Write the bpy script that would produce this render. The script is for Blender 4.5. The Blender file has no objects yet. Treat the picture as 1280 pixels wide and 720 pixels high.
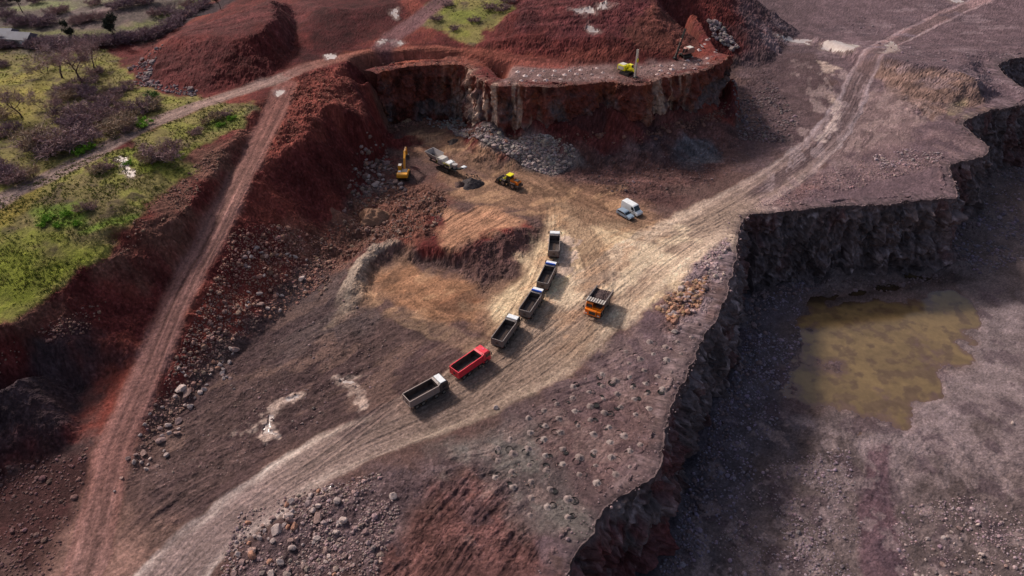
import bpy, bmesh, math, random, time
import numpy as np
from mathutils import Vector, Matrix
from mathutils.geometry import delaunay_2d_cdt
T0 = time.time()
random.seed(7); RNG = np.random.default_rng(7)
PI = math.pi
scene = bpy.context.scene
COL = scene.collection

# ------------------------------------------------------------------ camera (fixed first: the survey below is read off it)
CAM_H, PITCH, FPX = 90.0, math.radians(38.0), 870.0
cS, cC = math.sin(PITCH), math.cos(PITCH)
SUN_EL, SUN_DIR = math.radians(38), (-0.72, 0.69)        # the sun stands back-left

def ray(px, py):
    u = (px - 640) / FPX; v = (py - 360) / FPX
    return np.array([u, cC - v * cS, -cS - v * cC])
def W(px, py, z):                                        # survey point at a known level
    d = ray(px, py); t = (z - CAM_H) / d[2]
    return (d[0] * t, d[1] * t, z)

# ------------------------------------------------------------------ noise
def _h(ix, iy, seed):
    h = (ix.astype(np.uint32) * np.uint32(374761393) + iy.astype(np.uint32) * np.uint32(668265263)
         + np.uint32((seed * 974634777 + 12345) & 0xffffffff))
    h = (h ^ (h >> np.uint32(13))) * np.uint32(1274126177)
    h = h ^ (h >> np.uint32(16))
    return (h & np.uint32(0xffffff)).astype(np.float32) * np.float32(2 / 16777215.0) - np.float32(1)
def vn(x, y, seed=0):
    x = np.asarray(x, dtype=np.float32); y = np.asarray(y, dtype=np.float32)
    fx = np.floor(x); fy = np.floor(y)
    ix = fx.astype(np.int64); iy = fy.astype(np.int64)
    tx = x - fx; ty = y - fy
    tx = tx * tx * tx * (tx * (tx * 6 - 15) + 10); ty = ty * ty * ty * (ty * (ty * 6 - 15) + 10)
    a = _h(ix, iy, seed); b = _h(ix + 1, iy, seed); c = _h(ix, iy + 1, seed); d = _h(ix + 1, iy + 1, seed)
    return (a + (b - a) * tx) * (1 - ty) + (c + (d - c) * tx) * ty
def fbm(x, y, octv=4, seed=0, gain=0.5):
    s = 0; a = 1.0; n = 0
    for o in range(octv):
        cs, sn = math.cos(o * 1.1), math.sin(o * 1.1)
        s = s + a * vn((x * cs - y * sn) * 2.03 ** o, (x * sn + y * cs) * 2.03 ** o, seed + 17 * o)
        n += a; a *= gain
    return s / n * 1.5
def sstep(a, b, x):
    t = np.clip((x - a) / (b - a), 0, 1); return t * t * (3 - 2 * t)

# ------------------------------------------------------------------ survey: break lines of the quarry (pixel, pixel, level)
LINES = {
 'ramp_l': [(345,112,20),(335,135,19.2),(310,180,17.4),(290,212,15.6),(245,300,11.2),(206,358,8.2),(172,450,4.2),(133,540,1.6),(112,600,.6),(95,650,.1),(60,730,0)],
 'ramp_r': [(372,100,20),(355,140,19.2),(334,185,17.4),(315,225,15.6),(281,300,11.2),(250,360,8.2),(207,450,4.2),(167,540,1.6),(153,600,.6),(148,650,.1),(150,700,0)],
 'bank': [(322,128,20.6),(298,172,19.4),(281,192,18.6),(262,228,17.2),(238,268,15.6),(210,304,13.8),(192,320,13),(168,348,11.6),(148,378,10.2),(130,400,9.2),(112,420,8.8),(87,434,9.2),(50,441,9.6),(25,465,9.6),(0,480,10),(-80,520,10)],
 'rim_foot': [(122,470,3.4),(95,482,3),(55,490,3),(25,514,3),(-5,530,3),(-90,570,3)],
 'meadow': [(125,325,16),(82,357,15.2),(50,380,14.8),(15,407,14.4),(-5,410,14.4),(-90,425,14.4)],
 'low_l':  [(-100,660,0),(0,600,.5),(50,575,1),(100,552,1.2)],
 'ridge': [(365,147,18.4),(385,138,19),(405,132,19),(430,135,18),(450,142,15.5),(463,150,12.5),(474,160,9),(482,172,5),(488,187,2)],
 'hollow_top': [(405,132,19),(386,165,17.8),(367,182,17),(345,195,16.4),(326,209,16)],
 'hollow_base': [(484,190,1.5),(463,215,1.8),(446,245,2),(422,275,2),(402,302,2),(386,330,1.4),(368,362,.8)],
 'toe': [(440,320,.5),(415,345,0),(380,372,0),(345,405,0),(310,432,0),(262,472,0),(225,512,0),(192,560,0),(168,605,0)],
 'road_up': [(365,92,20.2),(330,105,20.2),(270,125,20.2),(215,143,20.2),(160,168,20.2),(110,197,20.2),(60,222,20.2),(0,250,20.2),(-60,280,20.2)],
 'road_top': [(372,88,20),(430,72,20),(480,67,20),(530,62,20),(580,66,19.5),(640,78,19),(700,82,18.5)],
 'bench':  [(440,98,19),(480,88,18.6),(530,82,18.4),(580,82,18.3),(588,89,18.2),(593,97,18.1),(606,104,18),(626,108,18),(640,106,18),(680,110,18),(720,108,18),(760,103,18),(790,108,18),(815,105,18),(832,98,18),(860,95,18),(888,88,18),(904,78,18),(913,70,18)],
 'bench_base': [(500,147,1.8),(520,144,1.5),(548,147,1.5),(578,150,1.8),(592,155,2),(606,164,2),(640,176,2),(690,184,1.5),(740,185,1.5),(800,180,1.5),(850,180,1),(895,172,1),(922,160,.6),(944,141,0),(955,118,0)],
 'heap_foot': [(190,58,20),(160,88,20.2),(172,102,20.2),(215,112,20.2),(250,118,20.2),(290,118,20.2),(330,103,20.2),(352,82,20.5),(364,60,21),(370,30,23),(362,5,24.5)],
 'heap_crest': [(205,54,26),(225,42,27.5),(262,46,28),(300,50,27.5),(328,40,28),(345,22,29),(340,0,30)],
 'heap_back': [(212,28,20),(250,5,20.5),(290,-12,22)],
 'gully_foot': [(378,80,20.5),(395,74,20.5),(440,69,20.5),(470,60,21),(484,46,22)],
 'gully_crest': [(392,16,25),(420,10,26),(450,12,25),(474,28,23)],
 'road_b': [(478,60,20.8),(492,46,21.5),(514,30,22.5),(538,12,23.5),(565,-8,24.5)],
 'patch_edge': [(520,32,22),(545,36,22),(565,44,21.6),(590,57,20.9),(602,48,21.5),(636,16,24),(655,-5,25.5)],
 'patch_foot': [(508,50,21),(540,55,20.6),(585,64,20.2),(604,66,20),(640,74,19.6),(700,78,19),(760,80,18.6),(820,79,18.5),(862,71,18.5)],
 'hill_crest': [(618,50,22.6),(650,45,23.4),(700,48,23),(760,48,22.8),(800,50,22.4),(838,52,21.4),(862,60,19.4)],
 'hill_edge': [(790,-20,30),(812,-6,28.5),(824,3,27.5),(834,13,25),(850,30,21.4),(870,48,19.3),(880,60,18.8),(904,66,18.5),(913,70,18)],
 'mound_crest': [(487,302,2.8),(511,293,3),(535,308,3.2),(560,311,3.4),(590,309,3.7),(605,302,3.5),(640,292,2.7),(664,286,1.5),(673,284,.5)],
 'mound_back': [(470,288,1.5),(505,270,1.8),(540,258,1.2),(580,250,.8),(620,258,.8),(655,272,.8)],
 'mound_foot': [(482,324,0),(500,327,-.2),(540,332,-.2),(575,337,0),(602,352,0),(618,364,0),(645,342,0),(664,312,0),(678,290,0)],
 'berm': [(487,302,2.8),(464,313,2.8),(449,328,3.2),(438,348,2.6),(430,368,1.2),(424,392,0)],
 'berm_in': [(482,324,0),(468,338,-.2),(462,356,0),(464,380,0)],
 'berm_out': [(468,292,1.2),(444,306,.8),(424,330,.4),(410,362,0)],
 'bowl_crest': [(1080,88,.2),(1090,78,3),(1106,70,5),(1140,80,5.5),(1190,86,5.5),(1215,97,5.5),(1230,112,4.5),(1222,132,3.6),(1200,142,2.2),(1165,152,.6)],
 'bowl_in': [(1090,94,.1),(1110,108,.2),(1150,122,.4),(1185,130,.6),(1202,130,.6),(1190,138,.3),(1160,146,0)],
}
PTS = [(470,125,10),(486,136,5),(455,113,15),(0,330,17.4),(60,300,18.4),(150,250,19.6),(200,205,20),(100,240,20.2),(0,200,21),(80,150,21),(0,120,21),(150,120,20.6),(240,175,20.3),(120,290,18),(180,285,16.8),
 (0,62,20.5),(130,62,20.5),(0,20,22),(130,15,22),(-150,40,21),(-150,300,21),(650,12,27),(720,0,28),(780,12,27),(700,25,25.6),(820,25,25),(560,12,23.5),(605,0,24.5),(400,110,19.8),(420,90,19.8),
 (700,250,0),(800,300,0),(900,230,0),(1000,200,0),(1060,120,0),(1200,20,0),(1000,40,0),(950,20,0),(965,80,0),(940,200,0),(700,400,0),(500,430,0),(400,480,0),(300,560,0),(250,650,0),(200,725,0),(300,705,0),
 (500,560,0),(600,620,0),(700,520,.3),(850,400,0),(1100,230,0),(1150,180,0),(640,240,0),(560,172,.8),(600,205,.3),(700,205,.3),(520,220,.8),(460,250,1.4),(800,210,0),(880,190,0),(560,380,0),(620,395,0),
 (1250,60,0),(1270,10,0),(1050,-20,1),(900,-20,1),(1260,118,0),(1240,125,0)]
PIT = [(660,860),(690,780),(715,715),(722,690),(738,658),(766,630),(800,612),(822,588),(829,560),(842,520),(858,475),(880,430),(900,392),(913,365),(920,340),(926,310),(928,285),(937,268),
 (965,266),(1000,262),(1060,258),(1110,257),(1150,252),(1182,248),(1200,246),(1197,232),(1189,216),(1184,206),(1203,201),(1225,196),(1237,191),(1230,178),(1215,165),(1205,156),(1212,148),(1240,140),
 (1280,132),(1345,123),(1340,113),(1292,113),(1270,106),(1256,92),(1247,78),(1280,71),(1360,58)]
PIT_D = 20.0
BENCH = [(470,91),(480,88),(500,85),(530,82),(565,81),(580,82),(588,89),(593,97),(606,104),(626,108),(640,106),(660,109),(680,110),(700,110),(720,108),(740,105),(760,103),(775,107),(790,108),(805,108),(815,105),(832,98),(860,95),(888,88),(904,78),(913,70)]

def poly_sd(X, Y, poly):
    """signed distance, positive inside; arrays X, Y"""
    P = np.asarray(poly, dtype=np.float64); d2 = np.full(X.shape, 1e18); ins = np.zeros(X.shape, bool)
    n = len(P)
    for i in range(n):
        ax, ay = P[i]; bx, by = P[(i + 1) % n]
        dx, dy = bx - ax, by - ay; L = dx * dx + dy * dy + 1e-12
        t = np.clip(((X - ax) * dx + (Y - ay) * dy) / L, 0, 1)
        d2 = np.minimum(d2, (X - ax - t * dx) ** 2 + (Y - ay - t * dy) ** 2)
        if ay != by:
            c = ((ay > Y) != (by > Y)) & (X < (bx - ax) * (Y - ay) / (by - ay) + ax); ins ^= c
    d = np.sqrt(d2); return np.where(ins, d, -d)

# ------------------------------------------------------------------ level raster (0.5 m)
RX0, RX1, RY0, RY1, RS = -360.0, 360.0, 10.0, 520.0, 0.5
NXR = int((RX1 - RX0) / RS) + 1; NYR = int((RY1 - RY0) / RS) + 1
def make_raster():
    vs, zs, es = [], [], []
    def add(p):
        vs.append(Vector((p[0], p[1]))); zs.append(p[2]); return len(vs) - 1
    for nm, ln in LINES.items():
        prev = None
        for q in ln:
            i = add(W(*q))
            if prev is not None: es.append((prev, i))
            prev = i
    for q in PTS: add(W(*q))
    # foot of the hill's hidden right flank, straight below its edge
    prev = None
    for q in LINES['hill_edge']:
        p = W(*q); k = add((p[0] + 9, p[1] - 2, 0.0))
        if prev is not None: es.append((prev, k))
        prev = k
    for p in [(-360,10,0),(-120,10,0),(0,10,0),(360,10,0),(360,520,14),(360,200,0),(360,330,3),(-360,520,26),(-360,90,18),(-360,200,21),(-150,60,2),(-200,90,14),(0,520,34),(0,420,32),(180,440,8),(180,520,12),(-180,420,24),
              (-50,40,0),(60,40,0),(-90,45,0),(40,330,34),(60,300,32),(110,330,1),(100,400,3)]:
        add(p)
    r = delaunay_2d_cdt(vs, es, [], 0, 1e-4)
    nv, tris, orig = r[0], r[2], r[3]
    z = []
    for i in range(len(nv)):
        if len(orig[i]): z.append(sum(zs[k] for k in orig[i]) / len(orig[i]))
        else:                                           # crossing of two break lines
            d = sorted((((nv[i] - vs[k]).length, zs[k]) for k in range(len(vs))))[:2]; z.append((d[0][1] + d[1][1]) / 2)
    Z = np.zeros((NYR, NXR))
    for t in tris:
        (x0, y0), (x1, y1), (x2, y2) = [nv[k] for k in t]
        a = max(0, int((min(x0, x1, x2) - RX0) / RS)); b = min(NXR - 1, int((max(x0, x1, x2) - RX0) / RS) + 1)
        c = max(0, int((min(y0, y1, y2) - RY0) / RS)); d = min(NYR - 1, int((max(y0, y1, y2) - RY0) / RS) + 1)
        if b < a or d < c: continue
        X, Y = np.meshgrid(RX0 + np.arange(a, b + 1) * RS, RY0 + np.arange(c, d + 1) * RS)
        D = (y1 - y2) * (x0 - x2) + (x2 - x1) * (y0 - y2)
        if abs(D) < 1e-9: continue
        l0 = ((y1 - y2) * (X - x2) + (x2 - x1) * (Y - y2)) / D; l1 = ((y2 - y0) * (X - x2) + (x0 - x2) * (Y - y2)) / D; l2 = 1 - l0 - l1
        m = (l0 >= -1e-6) & (l1 >= -1e-6) & (l2 >= -1e-6)
        zz = l0 * z[t[0]] + l1 * z[t[1]] + l2 * z[t[2]]
        sub = Z[c:d + 1, a:b + 1]; sub[m] = zz[m]
    return Z
def blur(Z, n):
    for _ in range(n):
        P = np.pad(Z, 1, mode='edge'); Z = (P[:-2, 1:-1] + 2 * P[1:-1, 1:-1] + P[2:, 1:-1]) / 4
        P = np.pad(Z, 1, mode='edge'); Z = (P[1:-1, :-2] + 2 * P[1:-1, 1:-1] + P[1:-1, 2:]) / 4
    return Z
RZ = blur(make_raster(), 3)
XR, YR = np.meshgrid(RX0 + np.arange(NXR) * RS, RY0 + np.arange(NYR) * RS)
PITW = [W(p[0], p[1], 0)[:2] for p in PIT]
PITPOLY = PITW + [(350, 300), (350, 5), (PITW[0][0], 5)]
_m = (XR > -5)
PSD = np.full(XR.shape, -300.0); PSD[_m] = poly_sd(XR[_m], YR[_m], PITPOLY)
PSDN = PSD + 0.9 * fbm(XR / 5, YR / 5, 3, 5)
RZ = RZ * (1 - sstep(-14, -2, PSD)) + 0 + np.where(PSD > -14, sstep(-14, -2, PSD) * 0.0, 0)
# pit: the ground stands back 1.3 m behind the rock face built later, then drops
pit_t = sstep(-2.6, -.4, PSDN)
talus = 2.2 * np.exp(-np.maximum(PSD - 5, 0) / 4.0) * (0.6 + 0.6 * fbm(XR / 7, YR / 7, 2, 9))
RZ = RZ - pit_t * PIT_D + pit_t * talus
# bench: same treatment, the ground drops 1 m behind the face
BW = np.array([W(p[0], p[1], 18.2)[:2] for p in BENCH])
_b = (XR > -60) & (XR < 80) & (YR > 150) & (YR < 240)
BSD = np.full(XR.shape, -300.0); BSD[_b] = poly_sd(XR[_b], YR[_b], list(map(tuple, BW)) + [(BW[-1][0] + 2, BW[-1][1] + 120), (BW[0][0] - 40, BW[0][1] + 120), (BW[0][0] - 40, BW[0][1] + 3)])
_k = sstep(BW[0][0] - 2, BW[0][0] + 3, XR) * sstep(0, 4, BW[-1][0] + 3 - XR)
up = sstep(1.6, 2.8, BSD) * (1 - sstep(5, 9, BSD)) * _k
RZ = RZ * (1 - up) + np.maximum(RZ, 18.15) * up
dn = (YR < BW[-1][1] + 4) * sstep(-14, -10, BSD) * (1 - sstep(1.2, 2.2, BSD)) * _k
tal_ = (1.2 + 5.0 * sstep(-15, -6, XR) * (.75 + .5 * fbm(XR / 9, YR / 9, 2, 12)) + 4.5 * np.exp(-((XR - 24) / 13) ** 2)) * np.clip(1 + (BSD + 1) / 10.0, 0, 1) ** 1.2
RZ = RZ * (1 - dn) + (1.5 + tal_ + .5 * fbm(XR / 4, YR / 4, 2, 8)) * dn
RZ0 = RZ.copy()
def hs(x, y, R=None):
    R = RZ if R is None else R
    fx = np.clip((np.asarray(x) - RX0) / RS, 0, NXR - 1.001); fy = np.clip((np.asarray(y) - RY0) / RS, 0, NYR - 1.001)
    ix = fx.astype(int); iy = fy.astype(int); tx = fx - ix; ty = fy - iy
    return (R[iy, ix] * (1 - tx) + R[iy, ix + 1] * tx) * (1 - ty) + (R[iy + 1, ix] * (1 - tx) + R[iy + 1, ix + 1] * tx) * ty
def PX(pts):
    """where the surveyed pixel rays meet the ground: n x 3"""
    D = np.array([ray(*p[:2]) for p in pts]); n = len(D); hit = np.zeros(n); done = np.zeros(n, bool)
    for t in np.arange(60, 620, 0.4):
        z = CAM_H + D[:, 2] * t
        b = (~done) & (z <= hs(D[:, 0] * t, D[:, 1] * t)); hit[b] = t; done |= b
        if done.all(): break
    hit[~done] = 600
    q = D * hit[:, None]; q[:, 2] += CAM_H; return q
def PXY(pts): return PX(pts)[:, :2]
print('raster', round(time.time() - T0, 1))
# ------------------------------------------------------------------ ground detail
def srgb(c):
    c = np.asarray(c, dtype=np.float64) / 255.0
    return np.where(c <= 0.04045, c / 12.92, ((c + 0.055) / 1.055) ** 2.4)
KLIT = 0.80                                             # reflected share of daylight on level ground
def alb(*c): return np.clip(srgb(c) / KLIT, 0, 0.8)

def smooth_line(P, n=3):
    P = np.asarray(P, dtype=np.float64)
    for _ in range(n):                                  # Chaikin
        A = P[:-1] * .75 + P[1:] * .25; B = P[:-1] * .25 + P[1:] * .75
        Q = np.empty((2 * len(A) + 2, P.shape[1])); Q[0] = P[0]; Q[-1] = P[-1]; Q[1:-1:2] = A; Q[2:-1:2] = B; P = Q
    return P
def line_coords(X, Y, P, extra=None):
    """lateral offset, distance along, and interpolated extras for points near a line"""
    best = np.full(X.shape, 1e9); lat = np.zeros(X.shape); al = np.zeros(X.shape)
    ex = None if extra is None else np.zeros(X.shape + (extra.shape[1],)); s0 = 0.0
    for i in range(len(P) - 1):
        ax, ay = P[i, :2]; dx, dy = P[i + 1, :2] - P[i, :2]; L = math.hypot(dx, dy)
        if L < 1e-6: continue
        t = np.clip(((X - ax) * dx + (Y - ay) * dy) / (L * L), 0, 1)
        qx = X - ax - t * dx; qy = Y - ay - t * dy; d = qx * qx + qy * qy
        m = d < best; best[m] = d[m]
        sg = np.sign(dx * qy - dy * qx)
        lat[m] = (sg * np.sqrt(d))[m]; al[m] = (s0 + t * L)[m]
        if ex is not None: ex[m] = ((1 - t)[..., None] * extra[i] + t[..., None] * extra[i + 1])[m]
        s0 += L
    return lat, al, ex

ROADC = [(150,800,5.0,(126,103,95),(190,166,150)),(230,700,4.7,(128,105,96),(194,170,154)),(300,640,4.6,(130,106,97),(198,174,158)),(380,585,4.8,(132,108,96),(198,172,152)),(470,540,5.2,(122,99,87),(180,154,132)),(560,505,6.2,(116,94,80),(166,140,116)),
 (640,462,7.6,(124,100,84),(160,134,112)),(700,415,8.6,(144,119,98),(176,148,122)),(760,365,9,(180,150,122),(204,174,142)),(815,320,8.5,(190,159,130),(208,178,146)),(870,285,7,(166,138,116),(200,170,144)),(940,245,5.8,(138,112,98),(180,152,133)),(1000,205,5.2,(124,100,91),(160,136,125)),
 (1040,165,5,(114,92,87),(150,128,123)),(1064,130,4.6,(110,88,84),(150,130,127)),(1074,95,4.0,(116,92,87),(140,118,114)),(1110,55,3.9,(134,103,98),(150,126,121)),(1160,30,3.8,(136,105,100),(148,124,119)),(1215,5,3.8,(136,105,100),(146,122,118)),(1275,-15,3.8,(136,105,100),(146,122,118))]
ROAD = [p[:2] for p in ROADC]
ROADW = smooth_line(np.array([list(W(p[0], p[1], 0)[:2]) + [p[2]] + list(alb(*p[3])) + list(alb(*p[4])) for p in ROADC]), 2)
RAMPC = [((a[0] + b[0]) / 2, (a[1] + b[1]) / 2, (a[2] + b[2]) / 2) for a, b in zip(LINES['ramp_l'], LINES['ramp_r'])] + [(100, 720, 0), (72, 790, 0)]
RAMPW = smooth_line(np.array([W(*p)[:2] + (2.9,) for p in RAMPC]), 2)
UPW = smooth_line(np.array([W(*p)[:2] + (2.5,) for p in LINES['road_up']]), 2)
TOPW = smooth_line(np.array([W(*p)[:2] + (2.4,) for p in [(365,92,20.2)] + LINES['road_top']]), 2)
RBW = smooth_line(np.array([W(*p)[:2] + (3.0,) for p in LINES['road_b']]), 2)

# roughness of the ground on the raster: slopes and rubble rough, roads even
gy, gx = np.gradient(RZ0, RS); SL = blur(np.hypot(gx, gy), 2)
AMP = 0.10 + 0.5 * sstep(0.12, 0.7, SL)
def _rpoly(px, f=2.0, nz=1.5):
    Wd = PXY(px); a, b = Wd.min(0) - 8, Wd.max(0) + 8
    i0, i1 = max(0, int((a[0] - RX0) / RS)), min(NXR, int((b[0] - RX0) / RS)); j0, j1 = max(0, int((a[1] - RY0) / RS)), min(NYR, int((b[1] - RY0) / RS))
    X, Y = XR[j0:j1, i0:i1], YR[j0:j1, i0:i1]
    return (slice(j0, j1), slice(i0, i1)), sstep(-f, f, poly_sd(X, Y, Wd) + nz * fbm(X / 4, Y / 4, 3, 3))
ROUGH = [([(280,725),(400,612),(580,572),(590,580),(515,640),(480,725)], .45), ([(480,725),(520,640),(590,575),(640,590),(650,650),(690,705),(700,725)], .5),
         ([(700,150),(930,165),(900,215),(830,262),(770,248),(690,222)], .4), ([(440,260),(520,225),(560,240),(540,300),(470,310),(430,330),(380,330)], .9),
         ([(580,300),(670,285),(640,340),(605,365),(570,340)], .7), ([(1100,85),(1215,95),(1225,130),(1150,150)], .35), ([(930,266),(1000,220),(1190,215),(1200,246),(1000,262)], .28),
         ([(820,380),(870,300),(930,270),(925,310),(880,430),(830,430)], .55), ([(370,90),(430,80),(450,140),(365,190),(335,190)], .8), ([(890,0),(960,20),(1000,180),(930,180),(920,80)], .35), ([(560,580),(640,520),(760,440),(850,450),(820,590),(715,715)], .2),
         ([(640,0),(820,0),(860,50),(640,45)], .45), ([(165,600),(280,430),(420,360),(500,420),(430,500),(300,590),(200,680)], .3), ([(870,500),(1000,520),(1280,560),(1280,720),(800,720)], .25)]
for p, a in ROUGH:
    s, m = _rpoly(p); AMP[s] = np.maximum(AMP[s], a * m)
for ln in (ROADW, RAMPW, UPW, TOPW, RBW):
    a, b = ln[:, :2].min(0) - 12, ln[:, :2].max(0) + 12
    i0, i1 = max(0, int((a[0] - RX0) / RS)), min(NXR, int((b[0] - RX0) / RS)); j0, j1 = max(0, int((a[1] - RY0) / RS)), min(NYR, int((b[1] - RY0) / RS))
    X, Y = XR[j0:j1, i0:i1], YR[j0:j1, i0:i1]; l, _, e = line_coords(X, Y, ln, ln[:, 2:3])
    k = sstep(0.75, 1.3, np.abs(l) / e[..., 0]); AMP[j0:j1, i0:i1] = AMP[j0:j1, i0:i1] * k + 0.05 * (1 - k)
for p, a in [([(600,84),(700,80),(770,80),(860,72),(912,70),(903,82),(885,92),(830,100),(790,110),(720,110),(640,108),(605,100)], .12), ([(430,72),(530,60),(640,72),(700,84),(600,86),(470,92)], .2)]:
    s, m = _rpoly(p, 1.0, .3); AMP[s] = AMP[s] * (1 - m) + a * m
POND = [(978,480),(1000,440),(1002,400),(1008,384),(1050,376),(1110,368),(1160,358),(1190,352),(1212,372),(1222,400),(1205,430),(1215,455),(1180,470),(1160,500),(1150,525),(1110,535),(1070,528),(1040,500),(1020,530),(1000,510)]
_s, _m2 = _rpoly(POND, 3.0, 2.5); DIP = np.zeros_like(RZ); DIP[_s] = _m2
ARM = [(1004,384),(1060,371),(1120,364),(1178,354),(1196,344),(1150,341),(1080,355),(1012,371)]
_s, _m2 = _rpoly(ARM, 1.5, 1.5); DIP[_s] = np.maximum(DIP[_s], _m2)
POND_Z = -PIT_D - 0.22
RZ = RZ - DIP * 0.62
RZ = RZ + DIP * (0.40 * fbm(XR / 8, YR / 8, 4, 77) + .10 * sstep(118, 100, YR))

def detail(X, Y):
    A = hs(X, Y, AMP)
    big = fbm(X / 9, Y / 9, 3, 31); mid = fbm(X / 2.6, Y / 2.6, 4, 32)
    rid = 1 - 2 * np.abs(fbm(X / 4.2, Y / 4.2, 3, 33))
    fine = fbm(X / .7, Y / .7, 2, 34)
    return A * (0.55 * big + 0.45 * rid + 0.62 * mid) + (0.03 + 0.13 * np.minimum(A, 1)) * fine
def gz(x, y):
    x = np.atleast_1d(np.asarray(x, float)); y = np.atleast_1d(np.asarray(y, float)); return hs(x, y) + detail(x, y)
def g1(x, y): return float(gz(x, y)[0])

# ------------------------------------------------------------------ the ground sheet (denser near the viewer)
def rows():
    v = [520.0]
    while v[-1] > -505:
        r = v[-1]; st = 1.1 if -385 < r < 400 else 2.6
        v.append(r - st)
    v = np.array(v)
    a = PITCH + np.arctan(v / FPX); return CAM_H / np.tan(a)
def colsU():
    u = [-1.08]
    while u[-1] < 1.08:
        st = (1.15 if abs(u[-1]) < .80 else 3.4) / FPX; u.append(u[-1] + st)
    return np.array(u)
YS = rows(); US = colsU()
DEP = YS * cC + CAM_H * cS
GX = (US[None, :] * DEP[:, None]); GY = np.repeat(YS[:, None], len(US), 1)
GX = GX + 0.05 * vn(GX * 7, GY * 7, 3); NR, NC = GX.shape
print('grid', NR, NC, round(time.time() - T0, 1))
GZ = hs(GX, GY) + detail(GX, GY)
HB = hs(GX, GY, RZ0)
slx = hs(GX, GY, SL)

# ------------------------------------------------------------------ colours
N1 = fbm(GX / 14, GY / 14, 4, 51); N2 = fbm(GX / 3.2, GY / 3.2, 4, 52); N3 = fbm(GX / .8, GY / .8, 3, 53)
C = np.empty(GX.shape + (3,)); C[:] = alb(90, 67, 62)
CLS = np.zeros(GX.shape, np.uint8)                      # 0 quarry floor 1 road 2 meadow 3 pit floor 4 hillside
def mixc(m, col):
    m = m[..., None] if np.ndim(m) == 2 else m
    return C * (1 - m) + np.asarray(col) * m
XYG = None
def region(px, z=None):
    Wd = PXY(px) if z is None else np.array([W(p[0], p[1], z)[:2] for p in px])
    return Wd
def gsub(Wd, pad):
    a, b = Wd[:, :2].min(0) - pad, Wd[:, :2].max(0) + pad
    j = np.where((YS >= a[1]) & (YS <= b[1]))[0]
    if not len(j): return None
    j0, j1 = j[0], j[-1] + 1
    ua = min(a[0] / DEP[j0], a[0] / DEP[j1 - 1]); ub = max(b[0] / DEP[j0], b[0] / DEP[j1 - 1])
    i = np.where((US >= ua) & (US <= ub))[0]
    if not len(i): return None
    return (slice(j0, j1), slice(i[0], i[-1] + 1))
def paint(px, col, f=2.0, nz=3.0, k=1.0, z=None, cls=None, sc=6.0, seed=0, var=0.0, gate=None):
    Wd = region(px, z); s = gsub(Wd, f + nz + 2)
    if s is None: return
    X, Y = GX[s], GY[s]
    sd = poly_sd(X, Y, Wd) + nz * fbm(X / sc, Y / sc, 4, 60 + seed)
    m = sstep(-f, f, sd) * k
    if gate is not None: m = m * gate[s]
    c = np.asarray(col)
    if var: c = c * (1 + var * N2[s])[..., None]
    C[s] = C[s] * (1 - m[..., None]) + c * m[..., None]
    if cls is not None: CLS[s][m > .5] = cls

pit_in = hs(GX, GY, PSD)
# red soil of the high ground and its slopes
red = sstep(0.8, 3.0, HB + 1.2 * N2) * (1 - sstep(-3, -1, pit_in))
rc = alb(88, 38, 35) * (1 + .30 * N1 + .22 * N2)[..., None]
rc = rc * (1 - .5 * sstep(.1, .8, N1)[..., None]) + alb(122, 62, 48) * .5 * sstep(.1, .8, N1)[..., None]
C = mixc(red, rc); CLS[red > .5] = 4
# right-hand plateau, pit
paint([(872,-40),(1420,-60),(1460,170),(1240,140),(1205,155),(1237,191),(1183,206),(1200,246),(935,266),(928,290),(915,350),(850,480),(820,590),(715,715),(690,860),(560,860),(560,620),(600,580),(640,530),(700,480),(760,430),(850,330),(930,275),(1000,222),(1040,180),(1046,130),(1020,60),(960,40)],
      alb(95, 75, 78), 3, 5, z=0, var=.14)
paint([(872,-60),(1000,-60),(1050,100),(1040,170),(960,235),(915,200),(935,160),(925,90)], alb(84, 66, 68), 5, 6, .75, z=0, var=.2)
pm = sstep(-1.5, .5, pit_in); pc = alb(92, 77, 75) * (1 + .16 * N1 + .2 * N2)[..., None]
C = mixc(pm, pc); CLS[pm > .5] = 3
# grassland
gr = alb(116, 104, 60) * (1 + .2 * N2)[..., None]
gn = sstep(-.1, .5, N1)[..., None]; gr = gr * (1 - .6 * gn) + alb(92, 76, 56) * .6 * gn
gn = sstep(.15, .6, fbm(GX / 5, GY / 5, 4, 71))[..., None]; gr = gr * (1 - .6 * gn) + alb(116, 114, 48) * .6 * gn
gn = sstep(.25, .7, fbm(GX / 3, GY / 3, 4, 72))[..., None]; gr = gr * (1 - .7 * gn) + alb(74, 58, 50) * .7 * gn
GRASS = [[(-120,270),(0,250),(110,198),(160,185),(225,200),(240,215),(215,240),(180,270),(150,292),(130,330),(82,358),(50,381),(15,408),(-120,430)],
         [(-200,62),(130,62),(150,75),(165,102),(215,125),(250,122),(288,120),(270,123),(215,141),(110,195),(0,248),(-200,300)],
         [(175,168),(270,128),(318,134),(300,160),(282,170),(240,190),(215,205),(190,206),(165,190)],
         [(520,33),(545,37),(565,45),(592,57),(603,48),(636,16),(642,-30),(560,-30)]]
GM = np.zeros(GX.shape)
for k, g in enumerate(GRASS):
    Wd = region(g); s = gsub(Wd, 8)
    if s is None: continue
    GM[s] = np.maximum(GM[s], sstep(-1.2, 1.2, poly_sd(GX[s], GY[s], Wd) + 2.2 * fbm(GX[s] / 4, GY[s] / 4, 4, 73)))
GM = GM * (1 - sstep(.45, .8, slx))
C = C * (1 - GM[..., None]) + gr * GM[..., None]; CLS[GM > .5] = 2
lush = alb(108, 112, 34)
paint([(-120,330),(30,300),(95,315),(140,312),(125,327),(82,358),(50,381),(15,408),(-120,428)], lush, 4, 5, .85, var=.35, seed=1, gate=GM)
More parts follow.
